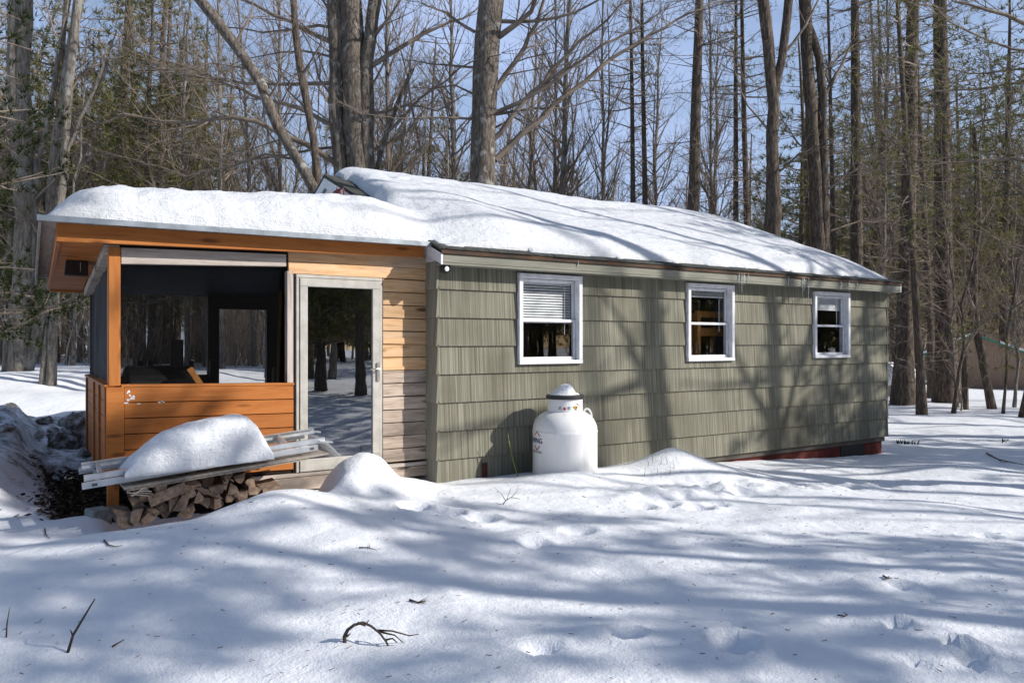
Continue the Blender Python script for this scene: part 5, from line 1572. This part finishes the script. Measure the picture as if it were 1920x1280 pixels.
# ---- custom trees whose limbs follow the photograph's, built at their real distance
def custom(name, label, cat, Z, stems, limbs, bark, seed, twig='twig', den=1.0, needles=None, tw=1.0):
    T = Tree(seed); rnd = random.Random(seed)
    bx_, by_ = at_px(stems[0][0][0][0], Z); base = (bx_, by_, gz(bx_, by_))
    root = empty(name, base, label, cat)
    tr = MB()
    for si, (pts, r0, r1) in enumerate(stems):
        P = [wd(px, py, Z + (dz if False else 0)) for (px, py), dz in zip(pts, [0] * len(pts))]
        P = [(p[0], p[1], p[2]) for p in P]
        # carry the stem down to the ground and up out of the frame
        a, b = Vector(P[0]), Vector(P[1])
        foot = a + (a - b).normalized() * 0
        if a.z > base[2]:
            dd = (a - b); dd = Vector((dd.x * .25, dd.y * .25, -abs(dd.z))).normalized() if dd.z < 0 else Vector((0, 0, -1))
            foot = a + dd * ((a.z - base[2] + .25) / max(.3, -dd.z)); P = [tuple(foot)] + P; extra = True
        else: extra = False
        c, d = Vector(P[-1]), Vector(P[-2])
        if (pts[-1][1] <= 10): P = P + [tuple(c + (c - d).normalized() * 3.0), tuple(c + (c - d).normalized() * 7.0)]; top = True
        else: top = False
        dense = []
        for u, v in zip(P, P[1:]):
            m = max(1, int(vlen(u, v) / .5))
            for k_ in range(m): dense.append(tuple(Vector(u).lerp(Vector(v), k_ / m)))
        dense.append(P[-1])
        n = len(dense); R0, R1 = r0 * Z / F, r1 * Z / F
        rad = []
        for i in range(n):
            t = i / (n - 1); rr = R0 + (R1 - R0) * t
            if top: rr *= 1 - .5 * max(0, (t - .6) / .4)
            rad.append(rr * (1 + .35 * max(0, 1 - i * .5 / .8) if extra else 1))
        dense = [(p[0] + rnd.gauss(0, .012), p[1] + rnd.gauss(0, .012), p[2]) for p in dense]
        if r0 > 4.5: trunk_rings(tr, [Vector(p) - Vector(base) for p in dense], rad, 16, seed + si, .09)
        else:
            for (p, q, ra, rb) in zip(dense, dense[1:], rad, rad[1:]): T.seg.append((p, q, ra, rb))
        if top:
            o = dict(seg=.5, wob=.14, up=(.05, .03, .02), den=(2.2, 2.4), rat=(.42, .4), spread=.62, lift=.15, lv=2, min=.005)
            for _ in range(6):
                a_ = rnd.uniform(0, 6.28); k = rnd.randint(int(n * .6), n - 1)
                T.limb(dense[k], vnorm((math.cos(a_), math.sin(a_), .6)), rnd.uniform(1.5, 3), .03, 0, o)
    for pts, r0, r1 in limbs:
        n = len(pts); dep = rnd.uniform(-.9, .9)
        P = [wd(px, py, Z + dep * (i / (n - 1))) for i, (px, py) in enumerate(pts)]
        dense = []
        for u, v in zip(P, P[1:]):
            m = max(1, int(vlen(u, v) / .35))
            for k_ in range(m): dense.append(tuple(Vector(u).lerp(Vector(v), k_ / m)))
        dense.append(P[-1])
        dense = [dense[0]] + [(p[0] + rnd.gauss(0, .025), p[1] + rnd.gauss(0, .025), p[2] + rnd.gauss(0, .025)) for p in dense[1:]]
        m = len(dense)
        o = dict(seg=.32, wob=.15, up=(.03, .02, .01), den=(4.4, 4.5), rat=(.45, .45), spread=.65, lift=.10, lv=2, min=.0062)
        if needles: o.update(tuft=1, tl=1, t0=.4)
        for i, (u, v) in enumerate(zip(dense, dense[1:])):
            t0, t1 = i / (m - 1), (i + 1) / (m - 1)
            ra, rb = (r0 + (r1 - r0) * t0) * Z / F, (r0 + (r1 - r0) * t1) * Z / F
            T.seg.append((u, v, ra, rb))
            for _ in range((t0 > .10) * (1 + (rnd.random() < .6 * den))):
                d = vnorm((v[0] - u[0], v[1] - u[1], v[2] - u[2])); k = T.rdir()
                T.limb(u, vnorm((d[0] * .8 + k[0] * .75, d[1] * .8 + k[1] * .75, d[2] * .8 + k[2] * .75 + .12)), rnd.uniform(.6, 2.1) * tw, max(.006, min(.022, rb * .45)), 1 if rnd.random() < .4 else 0, o)
        e = P[-1]; d = vnorm(tuple(Vector(P[-1]) - Vector(P[-2])))
        for _ in range(3):
            k = T.rdir(); T.limb(e, vnorm((d[0] + k[0] * .35, d[1] + k[1] * .35, d[2] + k[2] * .35)), rnd.uniform(.6, 1.5), max(.006, r1 * Z / F * .7), 0, o)
    if tr.v:
        o = bpy.data.objects.new('trunk', mb_mesh(tr, 'trunk', M[bark])); COL.objects.link(o); o.parent = root
    T.seg = [((s[0][0] - base[0], s[0][1] - base[1], s[0][2] - base[2]), (s[1][0] - base[0], s[1][1] - base[1], s[1][2] - base[2]), s[2], s[3]) for s in T.seg]
    T.tuft = [((t[0][0] - base[0], t[0][1] - base[1], t[0][2] - base[2]), t[1]) for t in T.tuft]
    o = bpy.data.objects.new('crown', T.mesh('crown', [M[twig], M[needles or 'needle']])); COL.objects.link(o); o.parent = root
    return root


custom('old_tree', 'huge old tree with several fused stems rising behind the cottage ridge', 'tree', 19,
       [([(672, 312), (663, 240), (660, 155), (660, 69), (653, 0)], 22, 20), ([(640, 312), (632, 240), (632, 137), (630, 0)], 15, 13), ([(690, 312), (687, 206), (687, 120), (697, 34), (704, 0)], 14, 11),
        ([(706, 320), (728, 240), (746, 192), (773, 130)], 8, 4)],
       [([(632, 155), (546, 156), (460, 156), (340, 141), (200, 110)], 4, 1.2), ([(632, 237), (563, 206), (495, 186), (426, 158), (340, 124), (230, 90)], 4.5, 1.2),
        ([(636, 309), (601, 285), (546, 261), (477, 227), (433, 220), (374, 230), (300, 225), (230, 215), (150, 242)], 6, 1.4),
        ([(622, 79), (546, 41), (477, 7), (430, -12)], 5, 2.5), ([(622, 52), (546, 55), (495, 62), (433, 53)], 3.2, 1.2), ([(697, 124), (752, 89), (821, 52), (890, 21)], 5, 1.5),
        ([(728, 247), (787, 186), (838, 148), (890, 113), (940, 100)], 3.4, 1), ([(700, 70), (730, 30), (760, -10)], 4, 2), ([(636, 275), (560, 285), (480, 300), (400, 302), (330, 285)], 3, 1),
        ([(640, 200), (600, 150), (580, 90), (560, 40)], 3, 1), ([(690, 215), (760, 200), (820, 205), (870, 180)], 3, 1), ([(660, 100), (610, 20), (590, -20)], 4, 2), ([(690, 170), (720, 120), (735, 60)], 2.6, 1),
        ([(632, 110), (570, 95), (500, 100), (440, 120)], 2.6, .8), ([(700, 280), (760, 250), (800, 200), (850, 150)], 2.5, .8)], 'bark_old', 501, den=1.15)
custom('leaning_tree', 'dark trunk leaning steeply left from behind the white gable', 'tree', 17.5,
       [([(596, 368), (553, 292), (519, 237), (488, 155), (443, 89), (402, 34), (374, 0)], 11, 8)],
       [([(560, 300), (500, 290), (430, 310), (350, 330), (270, 305)], 2.6, 1), ([(500, 190), (540, 120), (545, 60)], 2.4, .8), ([(470, 130), (400, 120), (330, 135)], 2.2, .8), ([(440, 85), (470, 30), (480, -10)], 2.5, 1)], 'bark_old', 502)
custom('dark_tree', 'slimmer dark trunk rising between the leaning trunk and the huge old tree', 'tree', 18,
       [([(597, 345), (587, 258), (574, 189), (563, 131), (556, 60), (550, 0)], 8, 5)],
       [([(580, 215), (540, 170), (520, 120)], 2.2, .8), ([(566, 140), (600, 90), (612, 40)], 2.2, .8)], 'bark_brown', 503)
custom('big_tree', 'stout grey trunk behind the cottage roof with long branches sweeping up to the right', 'tree', 18.5,
       [([(904, 342), (907, 240), (910, 137), (914, 69), (921, 0)], 25, 23)],
       [([(928, 300), (978, 250), (1041, 200), (1119, 131), (1197, 81), (1269, 37), (1337, 6)], 6, 1.6), ([(919, 266), (978, 200), (1034, 131), (1087, 81), (1166, 9)], 5.5, 1.8),
        ([(928, 212), (978, 194), (1041, 153), (1103, 103), (1181, 59), (1244, 19)], 4.4, 1.4), ([(931, 215), (1000, 206), (1056, 203), (1150, 181)], 3, .8), ([(931, 166), (981, 94), (1003, 41), (1019, 0)], 5.5, 3),
        ([(935, 69), (994, 19), (1010, -8)], 6, 3), ([(886, 223), (804, 220), (735, 220)], 2.8, .8), ([(890, 127), (838, 120), (752, 113)], 2.6, .8), ([(890, 60), (840, 25), (787, 5)], 3.4, 1.2),
        ([(935, 40), (1000, 38), (1080, 25), (1150, -10)], 4, 1.4), ([(928, 240), (960, 225), (1010, 240), (1060, 232)], 2.2, .7), ([(895, 180), (850, 160), (800, 165)], 2.4, .8), ([(930, 310), (960, 312)], 1.4, .6)], 'bark_old', 504, den=1.2)
custom('forked_tree', 'grey trunk forking in two high above the middle of the cottage roof', 'tree', 20,
       [([(1452, 400), (1447, 300), (1450, 200), (1442, 110), (1432, 0)], 13, 8), ([(1452, 190), (1466, 110), (1478, 0)], 9, 7)],
       [([(1452, 330), (1500, 290), (1560, 260)], 2.6, .8), ([(1445, 250), (1400, 200), (1380, 140)], 2.4, .8), ([(1470, 100), (1510, 50), (1530, 0)], 3.2, 1.6), ([(1448, 350), (1400, 330), (1340, 340)], 2, .6)], 'bark_brown', 505)
custom('double_tree', 'pair of dark fused trunks at the right half of the cottage roof', 'tree', 20.5,
       [([(1533, 455), (1528, 330), (1520, 200), (1512, 90), (1510, 0)], 13, 9), ([(1546, 455), (1543, 300), (1543, 180), (1535, 110), (1514, 40)], 10, 7)],
       [([(1545, 360), (1600, 320), (1680, 270)], 3, 1), ([(1545, 180), (1580, 120), (1600, 80)], 4, 1.5), ([(1528, 300), (1480, 250), (1450, 200)], 2.2, .7), ([(1522, 160), (1570, 110), (1640, 60)], 2.6, .9), ([(1540, 440), (1590, 420), (1650, 415)], 2.4, .8)], 'bark_brown', 506)
custom('clump_tree', 'pale spotted multi stem tree standing on the snow left of the porch', 'tree', 21,
       [([(28, 752), (35, 640), (40, 520), (45, 400), (38, 280), (28, 150), (30, 0)], 17, 11), ([(40, 650), (50, 520), (52, 400), (45, 250), (44, 130), (50, 0)], 14, 10), ([(42, 745), (65, 640), (82, 560), (90, 500), (95, 380), (108, 250), (130, 100), (150, 0)], 9, 6),
        ([(8, 720), (20, 600), (35, 500), (60, 400), (72, 300)], 7, 5), ([(72, 300), (95, 200), (110, 100), (130, 0)], 5, 3)],
       [([(30, 250), (10, 200), (-20, 160)], 3, 1.4), ([(45, 330), (80, 240), (140, 150), (210, 90)], 3, 1), ([(90, 470), (60, 420), (20, 380)], 2.2, .8), ([(110, 240), (160, 200), (200, 130), (215, 60)], 3, 1), ([(60, 380), (110, 330), (180, 290)], 2.2, .7)], 'bark_grey', 507)
custom('slim_tree', 'slim grey trunk just left of the snowy porch roof edge', 'tree', 19,
       [([(108, 400), (118, 330), (122, 260), (128, 170), (138, 80), (146, 0)], 8, 7), ([(122, 290), (150, 220), (175, 170), (200, 110)], 5, 3)],
       [([(128, 180), (160, 130), (230, 105), (300, 60)], 2.6, .9), ([(135, 100), (100, 60), (80, 0)], 2.2, .8)], 'bark_grey', 508)
custom('crooked_tree', 'crooked dark young tree curving up before the far shed', 'tree', 21.5,
       [([(1860, 765), (1845, 690), (1832, 620), (1826, 560), (1828, 480), (1836, 420), (1834, 340), (1826, 240)], 8, 4)],
       [([(1828, 585), (1812, 540), (1806, 490)], 3.6, 1.6), ([(1832, 430), (1860, 380), (1880, 320)], 2, .7), ([(1828, 500), (1790, 450), (1775, 400)], 2, .7)], 'bark_brown', 509, den=.8)
custom('edge_pine', 'pine beyond the right picture edge stretching long bare branches into view', 'tree', 15,
       [([(1995, 800), (1990, 500), (1985, 200), (1985, 0)], 17, 14)],
       [([(1985, 60), (1920, 42), (1850, 20), (1790, 4)], 5, 1.6), ([(1985, 150), (1920, 155), (1840, 168), (1750, 172), (1690, 160)], 4, 1), ([(1988, 140), (1920, 130), (1850, 140), (1780, 132)], 3, 1), ([(1985, 215), (1910, 218), (1840, 232), (1770, 258)], 3.2, .8),
        ([(1985, 300), (1920, 298), (1850, 302), (1770, 305), (1680, 330)], 3.2, .8), ([(1985, 370), (1930, 360), (1860, 368), (1800, 390)], 3, .8), ([(1988, 560), (1930, 560), (1870, 590)], 2.5, .8), ([(1985, 100), (1900, 95), (1820, 60), (1760, 30)], 3, 1), ([(1985, 480), (1920, 470), (1860, 440)], 2.6, .8)],
       'bark_brown', 510, needles='needle', den=1.1)

# ---- forest trees one can tell apart
TR_ = [  # px at the base, distance, trunk width in px, kind, label
    (262, 27, 17, 'pine0', 'pine_tree', 'pine with olive needles seen above the middle of the porch roof'),
    (352, 26, 10, 'hard0', 'bare_tree', 'thin bare trunk left of the leaning trunk above the porch roof'),
    (415, 25, 11, 'hard1', 'bare_tree', 'bare grey trunk crossed by the top of the leaning trunk'),
    (477, 26, 8, 'hard2', 'bare_tree', 'thin bare trunk between the leaning trunk and the porch snow'),
    (530, 27, 11, 'hard3', 'bare_tree', 'bare trunk just left of the gable behind the leaning trunk'),
    (1037, 24, 9, 'hard0', 'bare_tree', 'straight thin trunk first right of the stout grey trunk'),
    (1098, 24, 8, 'sap1', 'sapling', 'slender sapling pair above the left cottage window'),
    (1135, 25, 8, 'hard2', 'bare_tree', 'slim bare tree above the gap right of the left window'),
    (1190, 23, 13, 'dead0', 'bare_pine', 'dark pine trunk left of the thick one above the middle window'),
    (1218, 23, 14, 'dead1', 'bare_pine', 'dark pine trunk with pale dead twigs close beside the thick one'),
    (1292, 21, 28, 'dead2', 'bare_pine', 'thick dark pine trunk directly above the middle cottage window'),
    (1335, 24, 9, 'hard1', 'bare_tree', 'thin bare trunk just right of the thick pine above the middle window'),
    (1380, 22, 13, 'dead1', 'bare_pine', 'brown trunk with broken dead twigs left of the forked tree'),
    (1408, 22, 15, 'dead0', 'bare_pine', 'dark straight trunk touching the left side of the forked tree'),
    (1605, 22, 27, 'dead2', 'bare_pine', 'thick trunk above the rightmost cottage window'),
    (1693, 23, 33, 'dead0', 'bare_pine', 'thickest black trunk just off the right cottage corner'),
    (1729, 20, 15, 'dead1', 'bare_pine', 'slim trunk nearest the yard right of the cottage corner'),
    (1775, 24, 38, 'dead2', 'bare_pine', 'broad brown trunk right of the slim one near the shed'),
    (1748, 26, 15, 'dead1', 'bare_pine', 'dark trunk close behind the broad brown trunk'),
    (1567, 25, 12, 'dead1', 'bare_pine', 'thin dark trunk left of the thick one above the rightmost window'),
    (1655, 27, 10, 'hard3', 'bare_tree', 'thin trunk rising between the roof end and the thickest black trunk'),
    (1786, 20.5, 7, 'sap0', 'sapling', 'thin dark sapling in front of the broad brown trunk'),
    (1880, 20, 5, 'sap2', 'sapling', 'thin sapling in front of the shed near the right edge'),
    (1902, 22, 5, 'sap3', 'sapling', 'wispy sapling at the right edge before the shed roof'),
    (1798, 22, 5, 'sap1', 'sapling', 'wispy sapling between the broad trunk and the old post'),
    (1912, 19, 8, 'sap0', 'sapling', 'dark sapling stem at the very right edge'),
    (1710, 24, 6, 'sap3', 'sapling', 'pale thin sapling between the black trunk and the slim trunk'),
    (180, 32, 14, 'pine1', 'pine_tree', 'olive needled pine left of the pine above the porch roof'),
    (90, 34, 14, 'pine2', 'pine_tree', 'olive pine standing behind the spotted multi stem tree'),
    (330, 36, 14, 'pine0', 'pine_tree', 'farther olive pine showing through branches right of the porch roof pine'),
    (700, 32, 16, 'pine1', 'pine_tree', 'olive pine glimpsed right behind the huge old tree'),
    (790, 30, 14, 'pine2', 'pine_tree', 'olive pine between the huge old tree and the stout grey trunk'),
    (745, 21, 12, 'hard2', 'bare_tree', 'bare leaning tree between the huge old tree and the stout trunk'),
    (820, 24, 8, 'sap2', 'sapling', 'thin bare saplings left of the stout grey trunk'),
    (860, 23, 7, 'sap0', 'sapling', 'thin bare sapling touching the stout grey trunk from the left'),
    (1660, 34, 18, 'pine0', 'pine_tree', 'olive pine far behind the right end of the roof'),
    (1880, 36, 18, 'pine1', 'pine_tree', 'olive pine far behind the shed'),
    (-30, 17, 14, 'hemlock0', 'hemlock_tree', 'dark hemlock reaching in from the left picture edge'),
    (1255, 26, 7, 'sap1', 'sapling', 'slim sapling between the two dark pines and the thick pine'),
    (1070, 27, 7, 'sap3', 'sapling', 'wispy bare sapling above the left window right side'),
    (990, 26, 7, 'sap2', 'sapling', 'wispy bare sapling under the sweeping branches of the stout trunk'),
    (135, 25, 7, 'sap1', 'sapling', 'thin bare sapling under the left porch roof overhang'),
    (150, 30, 9, 'hard0', 'bare_tree', 'bare trunk in the woods beside the left porch screen'),
]
for i, (px, Z, w, key, nm, lab) in enumerate(TR_):
    x, y = at_px(px, Z); R = PROTO[key][2]; s = w * Z / F / 2 / R
    if key.startswith(('dead', 'hard')): sxy = min(max(s, .45), 2.0)
    else: sxy = min(max(s, .6), 1.7)
    rnd = random.Random(900 + i)
    plant(nm, key, x, y, sxy, rnd.uniform(0, 6.28), lab, {'pine_tree': 'pine tree', 'bare_tree': 'tree', 'bare_pine': 'pine tree', 'sapling': 'sapling', 'hemlock_tree': 'hemlock'}[nm],
          'trees of the woods behind the cottage', lean=(rnd.gauss(0, .015), rnd.gauss(0, .02)), sz=min(1.25, max(.85, sxy)))

# the old post before the shed
p = at_px(1810, 21.5)
q = MB(); zb = gz(*p); q.tube([(p[0], p[1], zb - .3), (p[0] - .02, p[1], zb + .8), (p[0] - .05, p[1], zb + 1.62), (p[0] - .05, p[1], zb + 1.68)], [.095, .085, .08, .05], 10)
tag(q.build('old_post', M['bark_brown'], None), 'dark broken off wooden post standing before the far shed', 'post')

# ---- the far woods
rs = random.Random(77)
fw = empty('far_woods', (10, 40, 0), 'dense brown bare woods fading away behind the cottage and its trees', None, None, 'stuff')
keys = ['hard0', 'hard1', 'hard2', 'hard3', 'dead0', 'dead1', 'dead2', 'sap0', 'sap1', 'sap2', 'sap3', 'beech0', 'beech1', 'pale0', 'pale1', 'pale0', 'pale1']
for i in range(480):
    Z = 27 + 60 * rs.random() ** 1.1; px = rs.uniform(-200, 1990)
    x, y = at_px(px, Z)
    if 17 < x < 33 and 5 < y < 19: continue
    if 420 < px < 1620 and rs.random() < .5: continue
    if px > 1000 and Z < 44 and rs.random() < .75: continue
    if px < 480 and rs.random() < .5: continue
    if 480 <= px <= 1000 and Z < 46 and rs.random() < .6: continue
    k = rs.choice(keys)
    if 350 < px < 1300 and k[:4] == 'dead': k = 'hard%d' % rs.randint(0, 3)
    if px < 250 and k[:4] in ('dead', 'hard') and rs.random() < .6: k = 'pale%d' % rs.randint(0, 1)
    plant('tree', k, x, y, rs.uniform(.7, 1.25), rs.uniform(0, 6.28), None, None, parent=fw, lean=(rs.gauss(0, .03), rs.gauss(0, .03)))
for i in range(32):
    Z = rs.uniform(22.5, 33); px = rs.uniform(600, 1330); x, y = at_px(px, Z)
    plant('tree', rs.choice(['hard0', 'hard1', 'hard2', 'hard3', 'sap0', 'sap1', 'sap2', 'sap3', 'pale0']), x, y, rs.uniform(.55, .9), rs.uniform(0, 6.28), None, None, parent=fw, lean=(rs.gauss(0, .06), rs.gauss(0, .06)))
for i in range(16):
    Z = rs.uniform(28, 44); px = rs.uniform(-120, 470); x, y = at_px(px, Z)
    plant('tree', 'pine%d' % rs.randint(0, 2), x, y, rs.uniform(.85, 1.15), rs.uniform(0, 6.28), None, None, parent=fw)
for i in range(60):
    Z = rs.uniform(36, 95); px = rs.choice([rs.uniform(-200, 420), rs.uniform(1500, 2000), rs.uniform(-200, 2000)])
    x, y = at_px(px, Z); plant('tree', 'pine%d' % rs.randint(0, 2), x, y, rs.uniform(.75, 1.1), rs.uniform(0, 6.28), None, None, parent=fw)
for i in range(620):
    Z = 20 + 50 * rs.random(); px = rs.choice([rs.uniform(-200, 260), rs.uniform(1660, 1990), rs.uniform(380, 560)])
    if px < 600: Z += 5
    x, y = at_px(px, Z)
    if 17 < x < 33 and 4 < y < 19: continue
    if px > 1600 and Z < 24 and rs.random() < .75: continue
    plant('bush', rs.choice(['brush0', 'brush1', 'brush2', 'beech0', 'beech1', 'sap1', 'sap3']), x, y, rs.uniform(.6, 1.1), rs.uniform(0, 6.28), None, None, parent=fw)

# ---- the far shed
p = at_px(1845, 31.5); zb = -.25
shed = empty('shed', (p[0], p[1], zb), 'low brown shed with a snowy green metal roof among the trees', 'shed')
w0, w1, ypk = wd(1742, 640, 32.5), wd(1990, 640, 30), None
dx = Vector((w1[0] - w0[0], w1[1] - w0[1], 0)).normalized(); dyv = Vector((-dx.y, dx.x, 0)); LL = (Vector(w1) - Vector(w0)).length
o0 = Vector((w0[0], w0[1], zb)); pk = .36
hl, hp, hr = 1.42, 2.20, .95
q = MB()
fr = [o0, o0 + dx * LL, o0 + dx * LL + Vector((0, 0, hr)), o0 + dx * LL * pk + Vector((0, 0, hp)), o0 + Vector((0, 0, hl))]
b = len(q.v); q.v += [tuple(v) for v in fr] + [tuple(v + dyv * 3.5) for v in fr]
q.face([0, 1, 2, 3, 4]); q.face([9, 8, 7, 6, 5])
for i in range(5): q.face([i, i + 5, (i + 1) % 5 + 5, (i + 1) % 5])
q.build('wall', M['shed'], shed)
for (a, c, mt, nm) in ((o0 + dx * LL * pk + Vector((0, 0, hp)), o0 + dx * (LL + .3) + Vector((0, 0, hr - .13)), 'green_metal', 'roof'), (o0 + Vector((0, 0, hl - .1)) - dx * .25, o0 + dx * LL * pk + Vector((0, 0, hp)), 'green_metal', 'roof')):
    q = MB(); q.slab([a - dyv * .3 + Vector((0, 0, .01)), c - dyv * .3 + Vector((0, 0, .01)), c + dyv * 3.8 + Vector((0, 0, .01)), a + dyv * 3.8 + Vector((0, 0, .01))], (0, 0, .06)); ro = q.build(nm, M[mt], shed)
    q = MB(); s_ = .16 if c.z < a.z else .03
    a2 = a.lerp(c, s_ + (.12 if c.z < a.z else 0)); c2 = a.lerp(c, .97)
    q.slab([a2 - dyv * .28 + Vector((0, 0, .071)), c2 - dyv * .28 + Vector((0, 0, .071)), c2 + dyv * 3.7 + Vector((0, 0, .071)), a2 + dyv * 3.7 + Vector((0, 0, .071))], (0, 0, .10)); q.build('roof_snow', M['snow'], ro)
p = at_px(1677, 27)
wt = empty('white_barrel', (p[0], p[1], gz(*p)), 'white rounded tank half hidden behind the thickest black trunk', 'tank')
q = MB(); q.tube([Vector((p[0] - .75, p[1], .55)), Vector((p[0] - .65, p[1], .55)), Vector((p[0] + .65, p[1], .55)), Vector((p[0] + .75, p[1], .55))], [.3, .42, .42, .3], 20); q.build('body', M['white'], wt)
for dx_ in (-.4, .4):
    q = MB(); q.box(p[0] + dx_ - .05, p[0] + dx_ + .05, p[1] - .3, p[1] + .3, -.4, .2); q.build('leg', M['grey_wood'], wt)

# ---- the woods on the sunny side of the yard: they throw the shade and show in the door glass
sw = empty('yard_woods', (12, -20, 0), 'woods across the yard mirrored in the porch door glass', None, None, 'stuff')
rs = random.Random(41)
SUN_AZ = (math.sin(math.radians(45)), -math.cos(math.radians(45)))
SHADE = [  # along the sun direction from the yard's middle, across it, kind, size
    (12, -2.95, 'slim0', 1.0), (13.5, -4.9, 'slim0', 1.05), (12, -6.7, 'slim0', 1.0), (13, -8.6, 'yard0', .9), (14, -11.0, 'yard0', 1.0), (10, -1.5, 'slim0', .42), (10.5, -1.95, 'top0', 1.0),
    (18, .15, 'limb0', .7), (15, .7, 'limb1', .6), (10.5, 2.9, 'limb0', 1.0), (13, 4.3, 'limb1', .9), (14, 6.0, 'yard0', .8), (16, 5.4, 'limb0', .8), (19, 7.4, 'limb1', 1.1),
    (17, 9.2, 'dead1', .9), (22, 11, 'limb0', 1.0), (20, 13.5, 'dead0', .9), (27, 1.8, 'limb1', 1.2), (24, -4.0, 'limb0', 1.0), (26, 15, 'pine1', 1.0), (23, -13, 'hard1', 1.0)]
ox, oy = 1.5, -2.0
for i, (t, c, k, s) in enumerate(SHADE):
    x = ox + SUN_AZ[0] * t - SUN_AZ[1] * c; y = oy + SUN_AZ[1] * t + SUN_AZ[0] * c
    plant('tree', k, x, y, s, rs.uniform(0, 6.28), None, None, parent=sw)
for i in range(150):
    t = rs.uniform(46, 80); c = rs.uniform(-50, 50)
    x = ox + SUN_AZ[0] * t - SUN_AZ[1] * c; y = oy + SUN_AZ[1] * t + SUN_AZ[0] * c
    if y > -12 and x < 40: continue
    plant('tree', rs.choice(['hemlock0', 'pine0', 'dead0', 'hard1', 'hemlock0', 'pale0']), x, y, rs.uniform(.85, 1.15), rs.uniform(0, 6.28), None, None, parent=sw)
for i in range(300):
    a = rs.uniform(math.radians(-170), math.radians(20)); d = rs.uniform(22, 62)
    x = CAM[0] + 3 + d * math.cos(a); y = CAM[1] + 2 + d * math.sin(a)
    t = (x - ox) * SUN_AZ[0] + (y - oy) * SUN_AZ[1]; c = -(x - ox) * SUN_AZ[1] + (y - oy) * SUN_AZ[0]
    if t > 0 and -14 < c < 38 and t < 46: continue
    if y > -6 and x < 30: continue
    plant('tree', rs.choice(['hard0', 'hemlock0', 'dead0', 'dead1', 'pine1', 'pine2', 'pine0', 'beech0']), x, y, rs.uniform(.7, 1.1), rs.uniform(0, 6.28), None, None, parent=sw)

# ------------------------------------------------------------------ light, sky, camera
EL, AZ = math.radians(30), math.radians(45)
sun = bpy.data.lights.new('sun', 'SUN'); sun.energy = 4.7; sun.angle = math.radians(.53); sun.color = (1, .955, .89)
so = bpy.data.objects.new('sun', sun); COL.objects.link(so)
dirv = Vector((-math.sin(AZ) * math.cos(EL), math.cos(AZ) * math.cos(EL), -math.sin(EL)))
so.rotation_euler = dirv.to_track_quat('-Z', 'Y').to_euler()
w = bpy.data.worlds.new('World'); S.world = w; w.use_nodes = True; nt = w.node_tree
bg = nt.nodes['Background']; sky = nt.nodes.new('ShaderNodeTexSky'); sky.sky_type = 'NISHITA'; sky.sun_disc = False
sky.sun_elevation = EL; sky.sun_rotation = math.radians(135); sky.altitude = 200; sky.air_density = 1.0; sky.dust_density = 1.0; sky.ozone_density = 1.5
tc = nt.nodes.new('ShaderNodeTexCoord'); mp = nt.nodes.new('ShaderNodeMapping'); mp.inputs['Scale'].default_value = (1.2, 1.2, 3.0)
cn = nt.nodes.new('ShaderNodeTexNoise'); cn.inputs['Scale'].default_value = 2.6; cn.inputs['Detail'].default_value = 7; cn.inputs['Roughness'].default_value = .6
nt.links.new(tc.outputs['Generated'], mp.inputs[0]); nt.links.new(mp.outputs[0], cn.inputs['Vector'])
cf = ramp(nt, cn.outputs['Fac'], [(.34, (.22, .22, .22)), (.66, (.85, .85, .85))])
dp = nt.nodes.new('ShaderNodeVectorMath'); dp.operation = 'DOT_PRODUCT'; dp.inputs[1].default_value = (.54, .84, -.15); nt.links.new(tc.outputs['Generated'], dp.inputs[0])
mr = nt.nodes.new('ShaderNodeMapRange'); mr.interpolation_type = 'SMOOTHSTEP'; mr.inputs[1].default_value = .15; mr.inputs[2].default_value = .75; mr.inputs[3].default_value = .12; mr.inputs[4].default_value = 1.0; nt.links.new(dp.outputs['Value'], mr.inputs[0])
ml = nt.nodes.new('ShaderNodeMath'); ml.operation = 'MULTIPLY'; nt.links.new(cf, ml.inputs[0]); nt.links.new(mr.outputs[0], ml.inputs[1])
sky_col = mixc(nt, ml.outputs[0], sky.outputs[0], (4.2, 5.3, 8.0))
nt.links.new(sky_col, bg.inputs[0]); bg.inputs[1].default_value = .115
cam = bpy.data.cameras.new('camera'); cam.lens = F / 1920 * 36; cam.sensor_width = 36; cam.clip_end = 2000; cam.clip_start = .05
co = bpy.data.objects.new('camera', cam); COL.objects.link(co); co.location = CAM; co.rotation_euler = (math.pi / 2, 0, -TH); S.camera = co
S.view_settings.view_transform = 'Standard'; S.view_settings.look = 'None'; S.view_settings.exposure = 0.2; S.view_settings.gamma = 1
S.render.engine = 'CYCLES'
S.cycles.max_bounces = 6; S.cycles.diffuse_bounces = 3; S.cycles.glossy_bounces = 3; S.cycles.transmission_bounces = 4; S.cycles.transparent_max_bounces = 12
